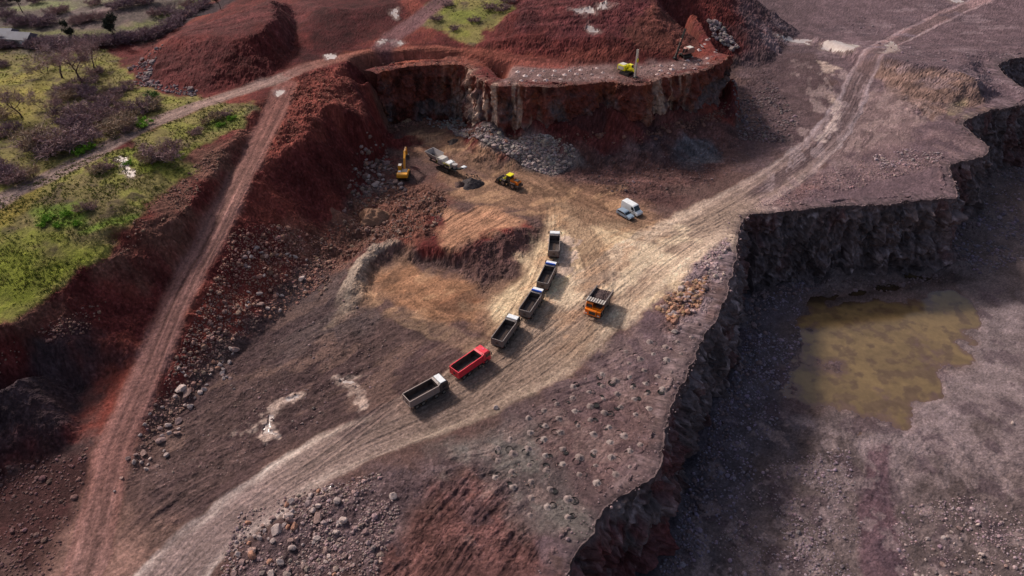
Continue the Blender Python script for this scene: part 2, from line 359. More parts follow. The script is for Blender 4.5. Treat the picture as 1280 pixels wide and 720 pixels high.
paint([(45,262),(100,255),(110,285),(60,292)], alb(88, 112, 30), 1.5, 2, .7, var=.4, seed=2, gate=GM)
paint([(90,290),(175,268),(180,276),(95,300)], alb(98, 120, 36), .8, 1, .7, var=.3, gate=GM)
paint([(155,190),(225,195),(205,212),(165,215)], alb(110, 116, 40), 2, 3, .8, var=.3, gate=GM)
paint([(255,152),(305,142),(300,152),(262,165)], alb(104, 120, 44), 2, 2, .8, var=.3, gate=GM)
paint([(0,100),(40,90),(40,150),(0,170)], alb(134, 118, 56), 4, 5, .7, var=.3, gate=GM)
paint([(560,12),(620,4),(600,25),(560,30)], alb(96, 98, 42), 4, 3, .8, var=.3, gate=GM)
paint([(-200,270),(40,236),(30,262),(-20,300),(-200,330)], alb(128, 108, 40), 2, 3, .6, var=.3, gate=GM)
# far fields with hedges and lanes
paint([(-300,-70),(300,-70),(232,26),(205,46),(130,60),(-300,62)], alb(88, 76, 70), 5, 6, .95, var=.2, cls=2)
paint([(-300,48),(130,51),(205,36),(240,15),(300,-10),(300,-4),(245,22),(208,43),(130,59),(-300,57)], alb(44, 36, 40), 1.5, 2, .9)
paint([(-300,38),(130,46),(200,32),(236,12),(290,-12),(280,-20),(225,8),(190,25),(125,40),(-300,32)], alb(104, 100, 62), 2.5, 3, .9, var=.2)
paint([(-300,6),(80,8),(150,0),(150,-8),(80,2),(-300,0)], alb(112, 104, 80), 4, 6, .8)
paint([(20,5),(80,3),(75,12),(25,14)], alb(112, 112, 74), 4, 6, .8)
paint([(60,22),(130,8),(132,12),(62,26)], alb(120, 100, 96), 1.2, 2, .7)
paint([(100,25),(140,20),(140,28),(105,32)], alb(118, 92, 90), 5, 8, .6)
# soils; the dark gully red has shade painted into the colour
R_ = [([(300,140),(372,100),(430,92),(450,140),(400,140),(365,185),(326,207),(312,215)], (118, 60, 50), .8), ([(385,-20),(490,-20),(500,40),(440,68),(380,76)], (60, 24, 25), .85),
      ([(205,52),(232,30),(300,15),(380,0),(400,10),(345,28),(300,48),(240,46)], (86, 44, 43), .8), ([(165,90),(210,55),(290,60),(260,115),(200,112)], (82, 38, 37), .8),
      ([(640,0),(820,0),(860,45),(780,50),(640,46)], (80, 39, 41), .8), ([(780,40),(860,40),(880,62),(800,76)], (98, 56, 46), .7),
      ([(440,70),(530,64),(600,70),(700,82),(610,92),(580,80),(470,90)], (128, 66, 50), .8),
      ([(180,285),(282,192),(235,268),(205,306),(160,330),(125,345),(60,395),(0,440),(-60,480),(-60,420),(15,409),(82,358),(125,326)], (96, 64, 54), .85),
      ([(200,206),(262,180),(300,170),(282,192),(255,235),(215,262),(190,262)], (110, 74, 62), .7)]
for p, c, k in R_: paint(p, alb(*c), 2.5, 4, k, var=.3, gate=1 - GM)
paint([(640,80),(700,84),(770,82),(900,72),(912,72),(903,80),(885,90),(830,98),(790,107),(720,107),(640,106),(625,104)], alb(116, 92, 88), 2, 2, .85, var=.25)
paint([(770,84),(790,84),(808,96),(800,106),(775,100)], alb(86, 50, 46), 1.5, 2, .7, var=.2)
paint([(640,72),(850,66),(860,72),(700,84),(640,80)], alb(112, 58, 48), 1.5, 2, .6)
# left hollow: rock under the rim, shadow painted into its dark colour
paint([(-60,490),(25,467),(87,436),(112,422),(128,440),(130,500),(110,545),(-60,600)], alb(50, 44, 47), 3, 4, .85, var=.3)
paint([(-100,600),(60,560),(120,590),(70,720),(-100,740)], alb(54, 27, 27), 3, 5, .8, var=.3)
# floor patches
paint([(165,605),(225,512),(345,405),(430,360),(520,400),(620,430),(560,490),(470,520),(300,600),(200,690)], alb(80, 61, 58), 3, 4, .9, var=.15)
paint([(345,405),(415,345),(450,330),(480,400),(430,430),(350,450)], alb(80, 66, 64), 4, 5, .7)
paint([(280,725),(400,612),(580,572),(590,580),(515,640),(480,725)], alb(90, 72, 73), 3, 4, .9, var=.25)
paint([(480,725),(520,640),(590,575),(640,590),(650,650),(690,705),(700,760),(470,780)], alb(88, 57, 53), 2, 3, .9, var=.35)
paint([(560,560),(640,500),(720,470),(700,560),(660,620),(600,590)], alb(88, 70, 66), 3, 4, .6)
paint([(600,570),(720,500),(850,460),(825,590),(770,630),(715,710),(650,650)], alb(100, 76, 73), 4, 4, .9, var=.12)
paint([(560,560),(660,540),(720,600),(715,700),(650,640)], alb(98, 91, 86), 4, 5, .8, var=.12)
paint([(640,530),(760,430),(850,400),(900,395),(845,520),(720,500)], alb(88, 70, 70), 4, 4, .7, var=.15)
paint([(835,420),(858,400),(900,380),(840,560),(822,592),(770,632),(760,625),(810,580)], alb(132, 110, 108), 1.2, 1.5, .6)
paint([(840,370),(870,290),(930,272),(920,330),(885,425),(845,425)], alb(124, 104, 106), 2, 3, .9, var=.3)
paint([(820,385),(860,355),(890,345),(870,390),(840,410)], alb(92, 62, 50), 2, 3, .7, var=.3)
TAN = [(500,150),(560,152),(600,185),(640,206),(700,222),(770,236),(830,270),(850,300),(800,370),(700,440),(640,440),(600,405),(560,405),(500,385),(462,375),(466,335),(500,326),(600,360),(660,330),(682,290),(650,268),(560,244),(556,215),(600,220),(600,205),(520,190)]
paint(TAN, alb(134, 101, 80), 3, 4, .9, var=.2)
paint([(545,262),(620,258),(660,278),(605,302),(590,310),(545,312)], alb(162, 118, 92), 2, 3, .85, var=.2)
paint([(440,245),(540,225),(575,240),(545,262),(540,308),(500,292),(460,310),(430,330),(380,330),(330,330)], alb(100, 66, 54), 3, 4, .8, var=.4)
paint([(580,305),(668,286),(658,325),(612,362),(575,338)], alb(88, 62, 58), 1.5, 2.5, .85, var=.3)
paint([(700,150),(930,165),(900,215),(830,262),(770,248),(690,222)], alb(88, 60, 56), 4, 5, .9, var=.3)
paint([(830,180),(880,178),(905,195),(880,210),(840,206)], alb(86, 84, 88), 2, 3, .8, var=.3)
paint([(740,180),(830,172),(830,200),(760,205)], alb(84, 72, 76), 3, 4, .6, var=.3)
paint([(700,235),(760,236),(810,262),(780,275),(720,262)], alb(112, 82, 64), 4, 4, .7, var=.2)
paint([(545,146),(600,158),(640,172),(720,182),(730,205),(690,220),(640,200),(600,175),(560,168)], alb(98, 86, 84), 1.5, 3, .9, var=.25)
paint([(480,150),(500,148),(545,150),(560,165),(500,170)], alb(92, 66, 56), 2, 3, .8)
paint([(432,365),(449,327),(464,312),(487,301),(500,303),(470,320),(455,350),(440,390),(400,420)], alb(140, 118, 102), .8, 1.2, .8, var=.2)
paint([(470,345),(520,335),(600,355),(620,395),(560,410),(490,390)], alb(142, 100, 74), 2, 2.5, .8, var=.22)
paint([(540,380),(600,365),(620,380),(575,395)], alb(110, 70, 52), 1.5, 2, .6, var=.2)
APRON = [(592,386),(640,360),(668,318),(684,262),(700,252),(730,278),(790,286),(850,284),(880,290),(850,330),(800,372),(740,425),(690,452),(645,442),(622,402)]
paint(APRON, alb(198, 168, 136), 3, 3.0, .9, var=.08)
paint([(1085,90),(1105,72),(1140,82),(1215,97),(1228,112),(1222,132),(1165,152),(1110,110)], alb(116, 90, 80), 1.5, 2, .85, var=.3)
paint([(1185,128),(1206,126),(1204,140),(1180,148)], alb(126, 110, 84), 1, 1, .6)
paint([(1075,120),(1110,112),(1150,130),(1150,165),(1080,190),(1040,200)], alb(124, 100, 96), 3, 4, .6, var=.15)
paint([(930,267),(990,240),(1020,215),(1040,222),(1000,245),(975,262)], alb(122, 88, 82), 2, 3, .6)
paint([(120,630),(160,640),(235,690),(190,740),(40,740),(80,680)], alb(128, 96, 86), 3, 4, .8, var=.3)
paint([(650,140),(700,128),(790,128),(815,165),(780,186),(690,184)], alb(92, 40, 36), 2, 3, .85, var=.3)
# pit floor: gravel under the wall with the wall's shade painted in, pale dried mud to the right
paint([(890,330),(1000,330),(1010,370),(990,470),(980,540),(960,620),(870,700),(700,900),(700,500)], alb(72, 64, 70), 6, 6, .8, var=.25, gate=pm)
paint([(1210,380),(1300,370),(1300,540),(1180,540),(1120,560),(1070,560),(1110,500),(1200,470)], alb(128, 110, 109), 5, 6, .7, var=.2, gate=pm)
paint([(1040,540),(1150,520),(1300,540),(1300,600),(1130,600),(1060,570)], alb(122, 104, 104), 5, 5, .6, var=.2, gate=pm)
paint([(1085,560),(1110,560),(1105,600),(1120,680),(1150,730),(1075,730),(1070,650)], alb(88, 64, 70), .8, 1, .8, gate=pm)
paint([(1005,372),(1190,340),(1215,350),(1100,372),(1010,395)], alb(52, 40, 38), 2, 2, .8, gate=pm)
mud = sstep(-.25, .35, DIP[0, 0] + 0 * GX)
mud = hs(GX, GY, DIP); C = mixc(.75 * mud, alb(96, 76, 72) * (1 + .2 * N2)[..., None])

# ------------------------------------------------------------------ roads and the tyre tracks on them
DZ = np.zeros(GX.shape)
def road(ln, cols, stops, kedge, cls=1, seed=0, soft=.18, str_amp=.3, edge_col=None):
    s = gsub(ln, 14)
    X, Y = GX[s], GY[s]; l, a, e = line_coords(X, Y, ln, ln[:, 2:]); hw = e[..., 0]
    wob = .14 * fbm(X / 5, Y / 5, 4, 80 + seed)
    f = np.abs(l) / hw + wob
    m = 1 - sstep(1 - soft, 1 + soft, f)
    L = a.max(); t = a / L
    col = e[..., 1:4] if cols is None else np.stack([np.interp(t, stops, np.array(cols)[:, k]) for k in range(3)], -1)
    st = fbm(l / .55 + 40, a / 30, 3, 81 + seed) * .6 + fbm(l / 1.7 + 9, a / 60, 2, 82 + seed) * .7
    col = col * (1 + str_amp * st + .10 * N2[s])[..., None]
    if edge_col is not None:
        ed = np.exp(-((f - .86) / .17) ** 2) * kedge * (0.6 + .6 * fbm(l / 1.2, a / 14, 3, 83 + seed)); ed = np.clip(ed, 0, 1)
        ec = e[..., 4:7] if cols is None else np.stack([np.interp(t, stops, np.array(edge_col)[:, k]) for k in range(3)], -1)
        col = col * (1 - ed[..., None]) + ec * ed[..., None]
    C[s] = C[s] * (1 - m[..., None]) + col * m[..., None]
    DZ[s] += m * (.02 * st)
    if cls is not None: CLS[s][m > .5] = cls
def tracks(px, n, spread, dark=.34, seed=0, width=None, lift=.0, gauge=1.0, k=1.0, z=None):
    ln = smooth_line(np.c_[region(px, z)], 3)
    s = gsub(ln, spread + 4)
    if s is None: return
    X, Y = GX[s], GY[s]; l, a, _ = line_coords(X, Y, ln); rg = np.random.default_rng(100 + seed)
    L = a.max() + 1e-3; fade = sstep(0, 6, a) * sstep(0, 6, L - a); mul = np.ones(X.shape); dz = np.zeros(X.shape)
    for j in range(n):
        c0 = rg.uniform(-spread, spread); A = rg.uniform(.1, .8) * min(1, spread / 3); per = rg.uniform(45, 120); ph = rg.uniform(0, 6.28)
        a0, a1 = sorted(rg.uniform(-.15, 1.15, 2) * L)
        if a1 - a0 < .35 * L: a0, a1 = a0 - .2 * L, a1 + .3 * L
        seg = sstep(a0, a0 + 8, a) * sstep(0, 8, a1 - a)
        off = c0 + A * np.sin(a / per * 2 * PI + ph)
        d = rg.uniform(.3, 1.0) * dark * .7 * (1 if rg.random() < .68 else -.7)
        wd = rg.uniform(.15, .5)
        for sg in (-gauge, gauge):
            g = np.exp(-((l - off - sg) / wd) ** 2) * seg * fade * (0.75 + .35 * fbm(a / 3 + j, l / 2, 2, 90 + j))
            mul *= 1 - d * g * k; dz -= .026 * g
            dz += .022 * np.exp(-((np.abs(l - off - sg) - 2 * wd) / (.6 * wd)) ** 2) * seg * fade
    C[s] = C[s] * mul[..., None]; DZ[s] += dz * k
def turf_streaks(px, ang, k=.25, fr=.8, seed=0, nz=3):
    """scrape marks of blades and tracks, one direction per patch"""
    Wd = region(px); s = gsub(Wd, 6)
    if s is None: return
    X, Y = GX[s], GY[s]; m = sstep(-2, 2, poly_sd(X, Y, Wd) + nz * fbm(X / 5, Y / 5, 3, 130 + seed))
    w_ = 2.2 * fbm(X / 22, Y / 22, 2, 131 + seed); ca, sa = math.cos(ang), math.sin(ang)
    p = X * ca + Y * sa; q = -X * sa + Y * ca + w_
    st = fbm(q / fr, p / 12, 3, 132 + seed)
    C[s] = C[s] * (1 + k * st * m)[..., None]; DZ[s] += .11 * st * m * (k / .25)
road(ROADW, None, None, .85, edge_col=1, str_amp=.12, soft=.1)
road(RAMPW, [alb(116,70,60), alb(128,90,78), alb(124,86,76), alb(120,82,72), alb(124,92,82)], [0, .35, .6, .8, 1], .6, seed=11, soft=.3, str_amp=.4, edge_col=[alb(142,94,80)] * 5)
road(UPW, [alb(130,100,88), alb(140,112,98), alb(146,120,108)], [0, .5, 1], .5, seed=12, soft=.3, str_amp=.35, edge_col=[alb(86,60,52)] * 3)
road(TOPW, [alb(130,92,80), alb(142,84,66), alb(136,74,58), alb(120,64,54)], [0, .3, .7, 1], .4, seed=13, soft=.35, edge_col=[alb(112,52,42)] * 4)
road(RBW, [alb(110,70,66), alb(116,80,76), alb(100,70,66)], [0, .5, 1], .3, seed=14, soft=.35, edge_col=[alb(90,48,44)] * 3)
tracks(ROAD, 14, 4, .15, 1); tracks(ROAD[5:11], 14, 9, .3, 2); tracks(ROAD[4:9], 8, 7, .3, 32)
tracks([(560,505),(620,446),(658,392),(684,335),(695,282),(690,240),(655,216),(610,205)], 16, 4.5, .4, 3)
tracks([(930,262),(870,288),(800,292),(740,264),(690,236),(640,214),(570,186),(540,160)], 14, 5, .4, 4)
tracks([(690,455),(738,398),(756,345),(738,300),(702,262),(668,236),(620,222)], 14, 5, .42, 5)
tracks([(680,452),(620,432),(560,410),(515,388),(500,362),(525,345),(580,352)], 9, 4, .42, 6)
tracks([(640,440),(590,420),(540,400),(500,372),(480,350)], 6, 4, .4, 16)
tracks([(640,405),(600,398),(560,392),(530,380),(540,365),(580,372),(600,395)], 5, 2, .45, 17)
tracks([(250,690),(205,692),(160,668),(138,625),(150,570),(175,505)], 10, 4, .4, 7)
tracks([(110,720),(140,680),(180,640),(240,600),(290,570)], 8, 4, .4, 27)
tracks([p[:2] for p in RAMPC], 9, 2.0, .5, 8)
tracks([p[:2] for p in LINES['road_up']], 4, .7, .5, 9)
tracks([p[:2] for p in LINES['road_top']], 7, 2.5, .4, 10)
tracks([(280,612),(370,562),(450,505),(520,452),(570,420)], 10, 6, .3, 11)
tracks([(300,560),(350,500),(420,440),(500,410),(580,430)], 9, 8, .28, 12)
tracks([(1062,130),(1030,95),(985,62),(940,40)], 6, 5, .28, 13); tracks([(1045,190),(1075,150),(1110,130),(1180,140)], 8, 5, .3, 14)
tracks([(1060,135),(1050,180),(1010,225),(940,262)], 8, 8, .3, 15)
tracks([(1130,560),(1190,585),(1240,620),(1290,680)], 6, 8, .2, 18); tracks([(1085,720),(1075,650),(1092,590),(1110,540),(1180,480),(1260,430)], 4, 6, .25, 19)
tracks([(1220,700),(1180,640),(1130,620),(1180,570),(1290,560)], 6, 8, .2, 20)
tracks([(760,245),(730,262),(715,300),(750,345),(740,400)], 6, 6, .4, 21); tracks([(640,240),(700,262),(760,300),(840,320)], 6, 6, .35, 22)
turf_streaks([(165,605),(225,512),(345,405),(430,360),(520,400),(620,430),(560,490),(470,520),(300,600),(200,690)], .75, .22, 1.0, 1)
turf_streaks([(480,725),(520,640),(590,575),(640,590),(650,650),(690,705),(700,760)], .95, .3, .7, 2)
turf_streaks([(280,725),(400,612),(580,572),(590,580),(515,640),(480,725)], .8, .2, .8, 3)
turf_streaks([(545,262),(620,258),(660,278),(605,302),(590,310),(545,312)], .9, .35, .7, 4)
turf_streaks([(560,580),(640,520),(690,480),(760,430),(820,440),(760,500),(620,600)], .45, .22, .7, 5)
turf_streaks([(690,236),(780,240),(850,275),(800,290),(740,268)], -.5, .25, .7, 6)
turf_streaks([(590,400),(640,360),(670,310),(690,262),(720,270),(760,300),(750,360),(700,440),(640,440)], .95, .12, .6, 12)
turf_streaks([(700,155),(930,170),(900,215),(830,262),(770,248),(690,222)], -.35, .3, .9, 7)
turf_streaks([(1100,82),(1215,97),(1225,130),(1150,150)], -.9, .35, .7, 8)
turf_streaks([(640,0),(820,0),(860,45),(640,46)], .15, .3, 1.4, 9)
turf_streaks([(205,50),(300,15),(380,0),(345,30),(240,46)], .2, .3, 1.0, 10)
turf_streaks([(880,0),(1280,0),(1280,130),(1200,150),(1040,190),(960,220),(930,120)], .1, .16, 1.2, 11)
turf_streaks([(190,262),(262,180),(300,165),(284,190),(240,262),(200,300)], .8, .3, .9, 13)
def lane(px, hw, col, k=.8, seed=0, streak=.15):
    ln = smooth_line(np.c_[region(px)], 3); s = gsub(ln, hw + 6)
    if s is None: return
    X, Y = GX[s], GY[s]; l, a, _ = line_coords(X, Y, ln); L = a.max()
    f = np.abs(l) / hw + .35 * fbm(X / 4, Y / 4, 4, 150 + seed); m = (1 - sstep(.65, 1.15, f)) * sstep(0, 8, a) * sstep(0, 8, L - a) * k
    st = fbm(l / .5 + 30, a / 26, 3, 151 + seed); c = np.asarray(col) * (1 + streak * st)[..., None]
    C[s] = C[s] * (1 - m[..., None]) + c * m[..., None]; DZ[s] += .03 * st * m
lane([(690,462),(722,425),(745,385),(752,345),(738,305),(705,268),(680,245)], 3.2, alb(140,112,90), .85, 1)
lane([(575,490),(628,444),(655,405),(672,372)], 3.0, alb(126,102,85), .75, 2)
lane([(560,505),(640,460),(720,398),(790,340),(860,292),(940,248)], 3.4, alb(130,106,89), .55, 3)
lane([(690,250),(730,268),(770,285),(830,280)], 3.0, alb(126,98,78), .7, 4)
lane([(480,385),(540,412),(600,436),(640,448)], 2.6, alb(124,98,80), .7, 5)
for i_, off in ((0, -1), (1, 1)): lane([(930 + 5 * off, 252),(1000 + 5 * off, 206),(1040 + 6 * off, 165),(1064 + 7 * off, 130),(1074 + 5 * off, 95),(1110 + 3 * off, 55),(1160 + 2 * off, 30 + off * 2),(1215, 5 + off * 2)], 1.3, alb(88,68,65), .8, 6 + i_)
lane([(422,396),(430,368),(438,348),(449,328),(464,313),(487,302),(508,296)], 1.5, alb(150,130,115), .85, 20, .1)
def blotch(px, col, k, sc, thr, seed, sx=1.0, ang=0.0):
    Wd = region(px); s = gsub(Wd, 6)
    if s is None: return
    X, Y = GX[s], GY[s]; ca, sa = math.cos(ang), math.sin(ang); p, q = (X * ca + Y * sa) / sx, -X * sa + Y * ca
    m = sstep(-3, 3, poly_sd(X, Y, Wd) + 3 * fbm(X / 6, Y / 6, 3, seed)) * sstep(thr, thr + .25, fbm(p / sc, q / sc, 4, seed + 1)) * k
    C[s] = C[s] * (1 - m[..., None]) + np.asarray(col) * m[..., None]
blotch([(985,75),(1062,90),(1045,170),(1000,215),(960,235),(985,170),(1010,120)], alb(160,136,130), .42, 1.8, .0, 170, 3.5, 1.2)
blotch([(1075,95),(1100,110),(1180,145),(1130,165),(1060,215),(1020,222),(1060,150)], alb(156,130,124), .38, 1.7, .05, 172, 3.5, 1.0)
blotch([(930,20),(1180,0),(1290,40),(1290,130),(1200,150),(1100,70),(960,60)], alb(84,68,72), .5, 6, .05, 174, 2.0, .1)
blotch([(930,20),(1180,0),(1290,40),(1290,130),(1200,150),(1100,70),(960,60)], alb(128,106,108), .5, 5, .2, 176, 2.0, .1)
blotch([(930,30),(1010,70),(1040,130),(990,200),(930,190),(915,120)], alb(70,52,54), .6, 5, .0, 178, 2.0, .5)
blotch([(940,262),(1050,190),(1190,160),(1235,190),(1198,245),(1000,260)], alb(128,102,100), .5, 5, .05, 180)
blotch([(940,262),(1050,190),(1190,160),(1235,190),(1198,245),(1000,260)], alb(84,64,66), .5, 6, .15, 182)
blotch([(560,580),(640,525),(760,430),(900,390),(822,590),(715,712),(600,720)], alb(74,56,58), .55, 5, .05, 184)
blotch([(560,580),(640,525),(760,430),(900,390),(822,590),(715,712),(600,720)], alb(128,104,98), .4, 4, .25, 186)
blotch([(165,605),(225,512),(345,405),(430,360),(520,400),(620,430),(560,490),(470,520),(300,600),(200,690)], alb(68,50,50), .6, 5, .05, 188, 2.5, .75)
blotch([(165,605),(225,512),(345,405),(430,360),(520,400),(620,430),(560,490),(470,520),(300,600),(200,690)], alb(112,86,76), .5, 4, .2, 190, 2.5, .75)
blotch([(280,725),(400,612),(580,572),(515,640),(480,725)], alb(66,50,52), .6, 3, .1, 192)
blotch([(900,400),(1290,360),(1290,740),(850,740)], alb(72,56,62), .5, 5, .15, 194)
blotch([(900,540),(1290,480),(1290,740),(850,740)], alb(136,116,114), .45, 3, .2, 196)
blotch([(700,150),(930,165),(900,215),(830,262),(770,248),(690,222)], alb(60,40,40), .6, 4, .05, 198, 2, -.3)
blotch(TAN, alb(98,72,58), .45, 3.5, .12, 200, 2.5, .6)
blotch(TAN, alb(176,136,104), .45, 3.0, .25, 202, 2.5, .6)
for p_ in ([(688,318),(712,322),(728,350),(716,378),(690,372),(676,350)], [(790,300),(850,290),(868,300),(800,352),(772,372),(768,338)], [(600,384),(640,362),(652,368),(640,392),(612,404)], [(845,345),(800,376),(770,396),(790,396),(840,362)], [(655,330),(674,300),(684,310),(672,336)]):
    paint(p_, alb(206, 178, 144), 1.6, 3.5, .62, var=.06, sc=5)
# pale patches: sky reflected in puddles, painted into the ground colour
PUDDLE_SHEEN = [[(345,500),(378,494),(378,500),(352,508),(340,525),(345,545),(330,550),(325,540),(300,548),(298,542),(330,535),(335,515)], [(420,474),(450,476),(452,485),(458,510),(448,514),(440,484),(422,480)],
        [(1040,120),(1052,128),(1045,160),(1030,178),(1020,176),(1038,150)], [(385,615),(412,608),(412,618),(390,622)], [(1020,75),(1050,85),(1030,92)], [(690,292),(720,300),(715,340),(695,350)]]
for k, p in enumerate(PUDDLE_SHEEN): paint(p, alb(170, 145, 132), .7, 1.3, .8, seed=20 + k, sc=1.6, var=.2)
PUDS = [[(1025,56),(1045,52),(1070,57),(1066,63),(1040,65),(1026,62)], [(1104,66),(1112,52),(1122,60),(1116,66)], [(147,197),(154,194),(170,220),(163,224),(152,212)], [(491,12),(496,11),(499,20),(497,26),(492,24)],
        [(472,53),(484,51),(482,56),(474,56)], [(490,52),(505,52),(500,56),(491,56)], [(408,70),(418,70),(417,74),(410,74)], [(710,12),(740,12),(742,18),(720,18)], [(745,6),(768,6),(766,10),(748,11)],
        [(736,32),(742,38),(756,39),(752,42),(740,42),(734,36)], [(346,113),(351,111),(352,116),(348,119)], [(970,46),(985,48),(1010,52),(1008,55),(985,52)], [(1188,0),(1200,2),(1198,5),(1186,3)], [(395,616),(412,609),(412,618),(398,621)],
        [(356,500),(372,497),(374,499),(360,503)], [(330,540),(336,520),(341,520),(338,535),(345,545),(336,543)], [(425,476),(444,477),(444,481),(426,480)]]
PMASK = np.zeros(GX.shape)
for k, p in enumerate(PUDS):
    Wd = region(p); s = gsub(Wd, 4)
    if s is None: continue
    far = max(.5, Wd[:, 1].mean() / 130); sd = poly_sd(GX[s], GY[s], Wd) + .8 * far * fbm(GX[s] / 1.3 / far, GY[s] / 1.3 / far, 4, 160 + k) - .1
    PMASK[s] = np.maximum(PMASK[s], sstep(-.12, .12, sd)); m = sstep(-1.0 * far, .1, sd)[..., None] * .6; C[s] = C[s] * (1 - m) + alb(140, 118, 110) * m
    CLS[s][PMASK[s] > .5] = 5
GZ = np.where(PMASK > .2, hs(GX, GY) + (GZ - hs(GX, GY)) * .12 - .04, GZ)
_sd = (CLS == 1)[..., None] * np.array([.97, 1.0, 1.09]) + (CLS != 1)[..., None] * 1.0
C = C * _sd
# gravelly grain over everything
C *= (1 + .13 * N3 + .06 * N1 + .08 * N2)[..., None]
spk = fbm(GX / .33, GY / .33, 1, 57); dk = sstep(.55, .95, spk)[..., None]; lt = sstep(.62, .98, -spk)[..., None]
grain = (1 - GM)[..., None] * (0.5 + .5 * sstep(.15, .5, hs(GX, GY, AMP)))[..., None]
C = C * (1 - .35 * dk * grain); C = C + lt * grain * .4 * (C * 1.0 + .02)
C = np.clip(C, .004, .8)
GZ = GZ + DZ * (1 - PMASK)
# grit: every little clod catches the light
_w = RNG.normal(0, 1, GX.shape); _r = (.010 + .05 * np.clip(hs(GX, GY, AMP), 0, 1)) * (1 - PMASK) * (1 - .6 * GM)
GZ = GZ + _w * _r * (np.clip(DEP / 150, .6, 2))[:, None]
C = np.clip(C * (1 + .10 * RNG.normal(0, 1, GX.shape) * (1 - .4 * GM))[..., None], .004, .8)
print('painted', round(time.time() - T0, 1))
# ------------------------------------------------------------------ materials
def mat(name, col=(.5, .5, .5), rough=.6, metal=0.0, dirt=None, dscale=2.0, damt=.5, spec=.5, bump=0.0, bscale=20.0, vcol=False, emit=None):
    m = bpy.data.materials.new(name); m.use_nodes = True; nt = m.node_tree; N = nt.nodes; b = N['Principled BSDF']
    b.inputs['Roughness'].default_value = rough; b.inputs['Metallic'].default_value = metal; b.inputs['Specular IOR Level'].default_value = spec
    tc = N.new('ShaderNodeTexCoord')
    src = None
    if vcol:
        a = N.new('ShaderNodeAttribute'); a.attribute_name = 'Col'; src = a.outputs['Color']
    if dirt is not None or vcol:
        n = N.new('ShaderNodeTexNoise'); n.inputs['Scale'].default_value = dscale; n.inputs['Detail'].default_value = 8; n.inputs['Roughness'].default_value = .65
        nt.links.new(tc.outputs['Object'], n.inputs['Vector'])
        rp = N.new('ShaderNodeMapRange'); rp.inputs['From Min'].default_value = .35; rp.inputs['From Max'].default_value = .68
        nt.links.new(n.outputs['Fac'], rp.inputs['Value'])
        mx = N.new('ShaderNodeMix'); mx.data_type = 'RGBA'
        if vcol:
            mx.blend_type = 'MULTIPLY'; mx.inputs['Factor'].default_value = 1
            rp.inputs['To Min'].default_value = 1 - damt; rp.inputs['To Max'].default_value = 1 + damt * .6
            cmb = N.new('ShaderNodeCombineColor')
            for k in range(3): nt.links.new(rp.outputs['Result'], cmb.inputs[k])
            nt.links.new(src, mx.inputs['A']); nt.links.new(cmb.outputs['Color'], mx.inputs['B'])
        else:
            rp.inputs['To Max'].default_value = damt
            nt.links.new(rp.outputs['Result'], mx.inputs['Factor'])
            mx.inputs['A'].default_value = (*col, 1); mx.inputs['B'].default_value = (*dirt, 1)
        nt.links.new(mx.outputs['Result'], b.inputs['Base Color'])
    else: b.inputs['Base Color'].default_value = (*col, 1)
    if bump:
        n2 = N.new('ShaderNodeTexNoise'); n2.inputs['Scale'].default_value = bscale; n2.inputs['Detail'].default_value = 6; n2.inputs['Roughness'].default_value = .7
        nt.links.new(tc.outputs['Object'], n2.inputs['Vector'])
        bp = N.new('ShaderNodeBump'); bp.inputs['Strength'].default_value = 1.0; bp.inputs['Distance'].default_value = bump
        nt.links.new(n2.outputs['Fac'], bp.inputs['Height']); nt.links.new(bp.outputs['Normal'], b.inputs['Normal'])
    return m
M_EARTH = mat('earth', vcol=True, rough=.95, spec=.12, dscale=2.2, damt=.32, bump=.16, bscale=2.6)
M_ROCKFACE = mat('rock_face', vcol=True, rough=.9, spec=.2, dscale=.9, damt=.45, bump=.30, bscale=1.6)
M_ROCK = mat('rock', vcol=True, rough=.9, spec=.2, dscale=3.0, damt=.3, bump=.06, bscale=6)
M_LEAF = mat('leaf', vcol=True, rough=.85, spec=.15, dscale=1.5, damt=.3)

def mesh_np(name, V, F, material, cols=None, smooth=False):
    """V n x 3, F m x k (k = 3 or 4)"""
    me = bpy.data.meshes.new(name); V = np.ascontiguousarray(V, np.float32); F = np.ascontiguousarray(F, np.int32); k = F.shape[1]
    me.vertices.add(len(V)); me.vertices.foreach_set('co', V.ravel())
    me.loops.add(F.size); me.loops.foreach_set('vertex_index', F.ravel())
    me.polygons.add(len(F)); me.polygons.foreach_set('loop_start', np.arange(0, F.size, k, dtype=np.int32))
    me.polygons.foreach_set('use_smooth', np.full(len(F), smooth))
    me.update(calc_edges=True)
    if cols is not None:
        a = me.color_attributes.new('Col', 'FLOAT_COLOR', 'POINT'); c = np.ones((len(V), 4), np.float32); c[:, :3] = cols; a.data.foreach_set('color', c.ravel())
    me.materials.append(material); return me
def link(name, me, parent=None, loc=None):
    o = bpy.data.objects.new(name, me); COL.objects.link(o)
    if parent is not None: o.parent = parent
    if loc is not None: o.location = loc
    return o
def struct(o, kind='structure'): o['kind'] = kind; return o
def tag(o, label, cat, group=None):
    o['label'] = label; o['category'] = cat
    if group: o['group'] = group
    return o

M_PUD = mat('puddle_water', tuple(alb(170, 153, 145)), .08, dirt=tuple(alb(138, 118, 110)), dscale=.7, damt=.7, spec=.6)  # pale base colour stands in for bright sky reflected in the water
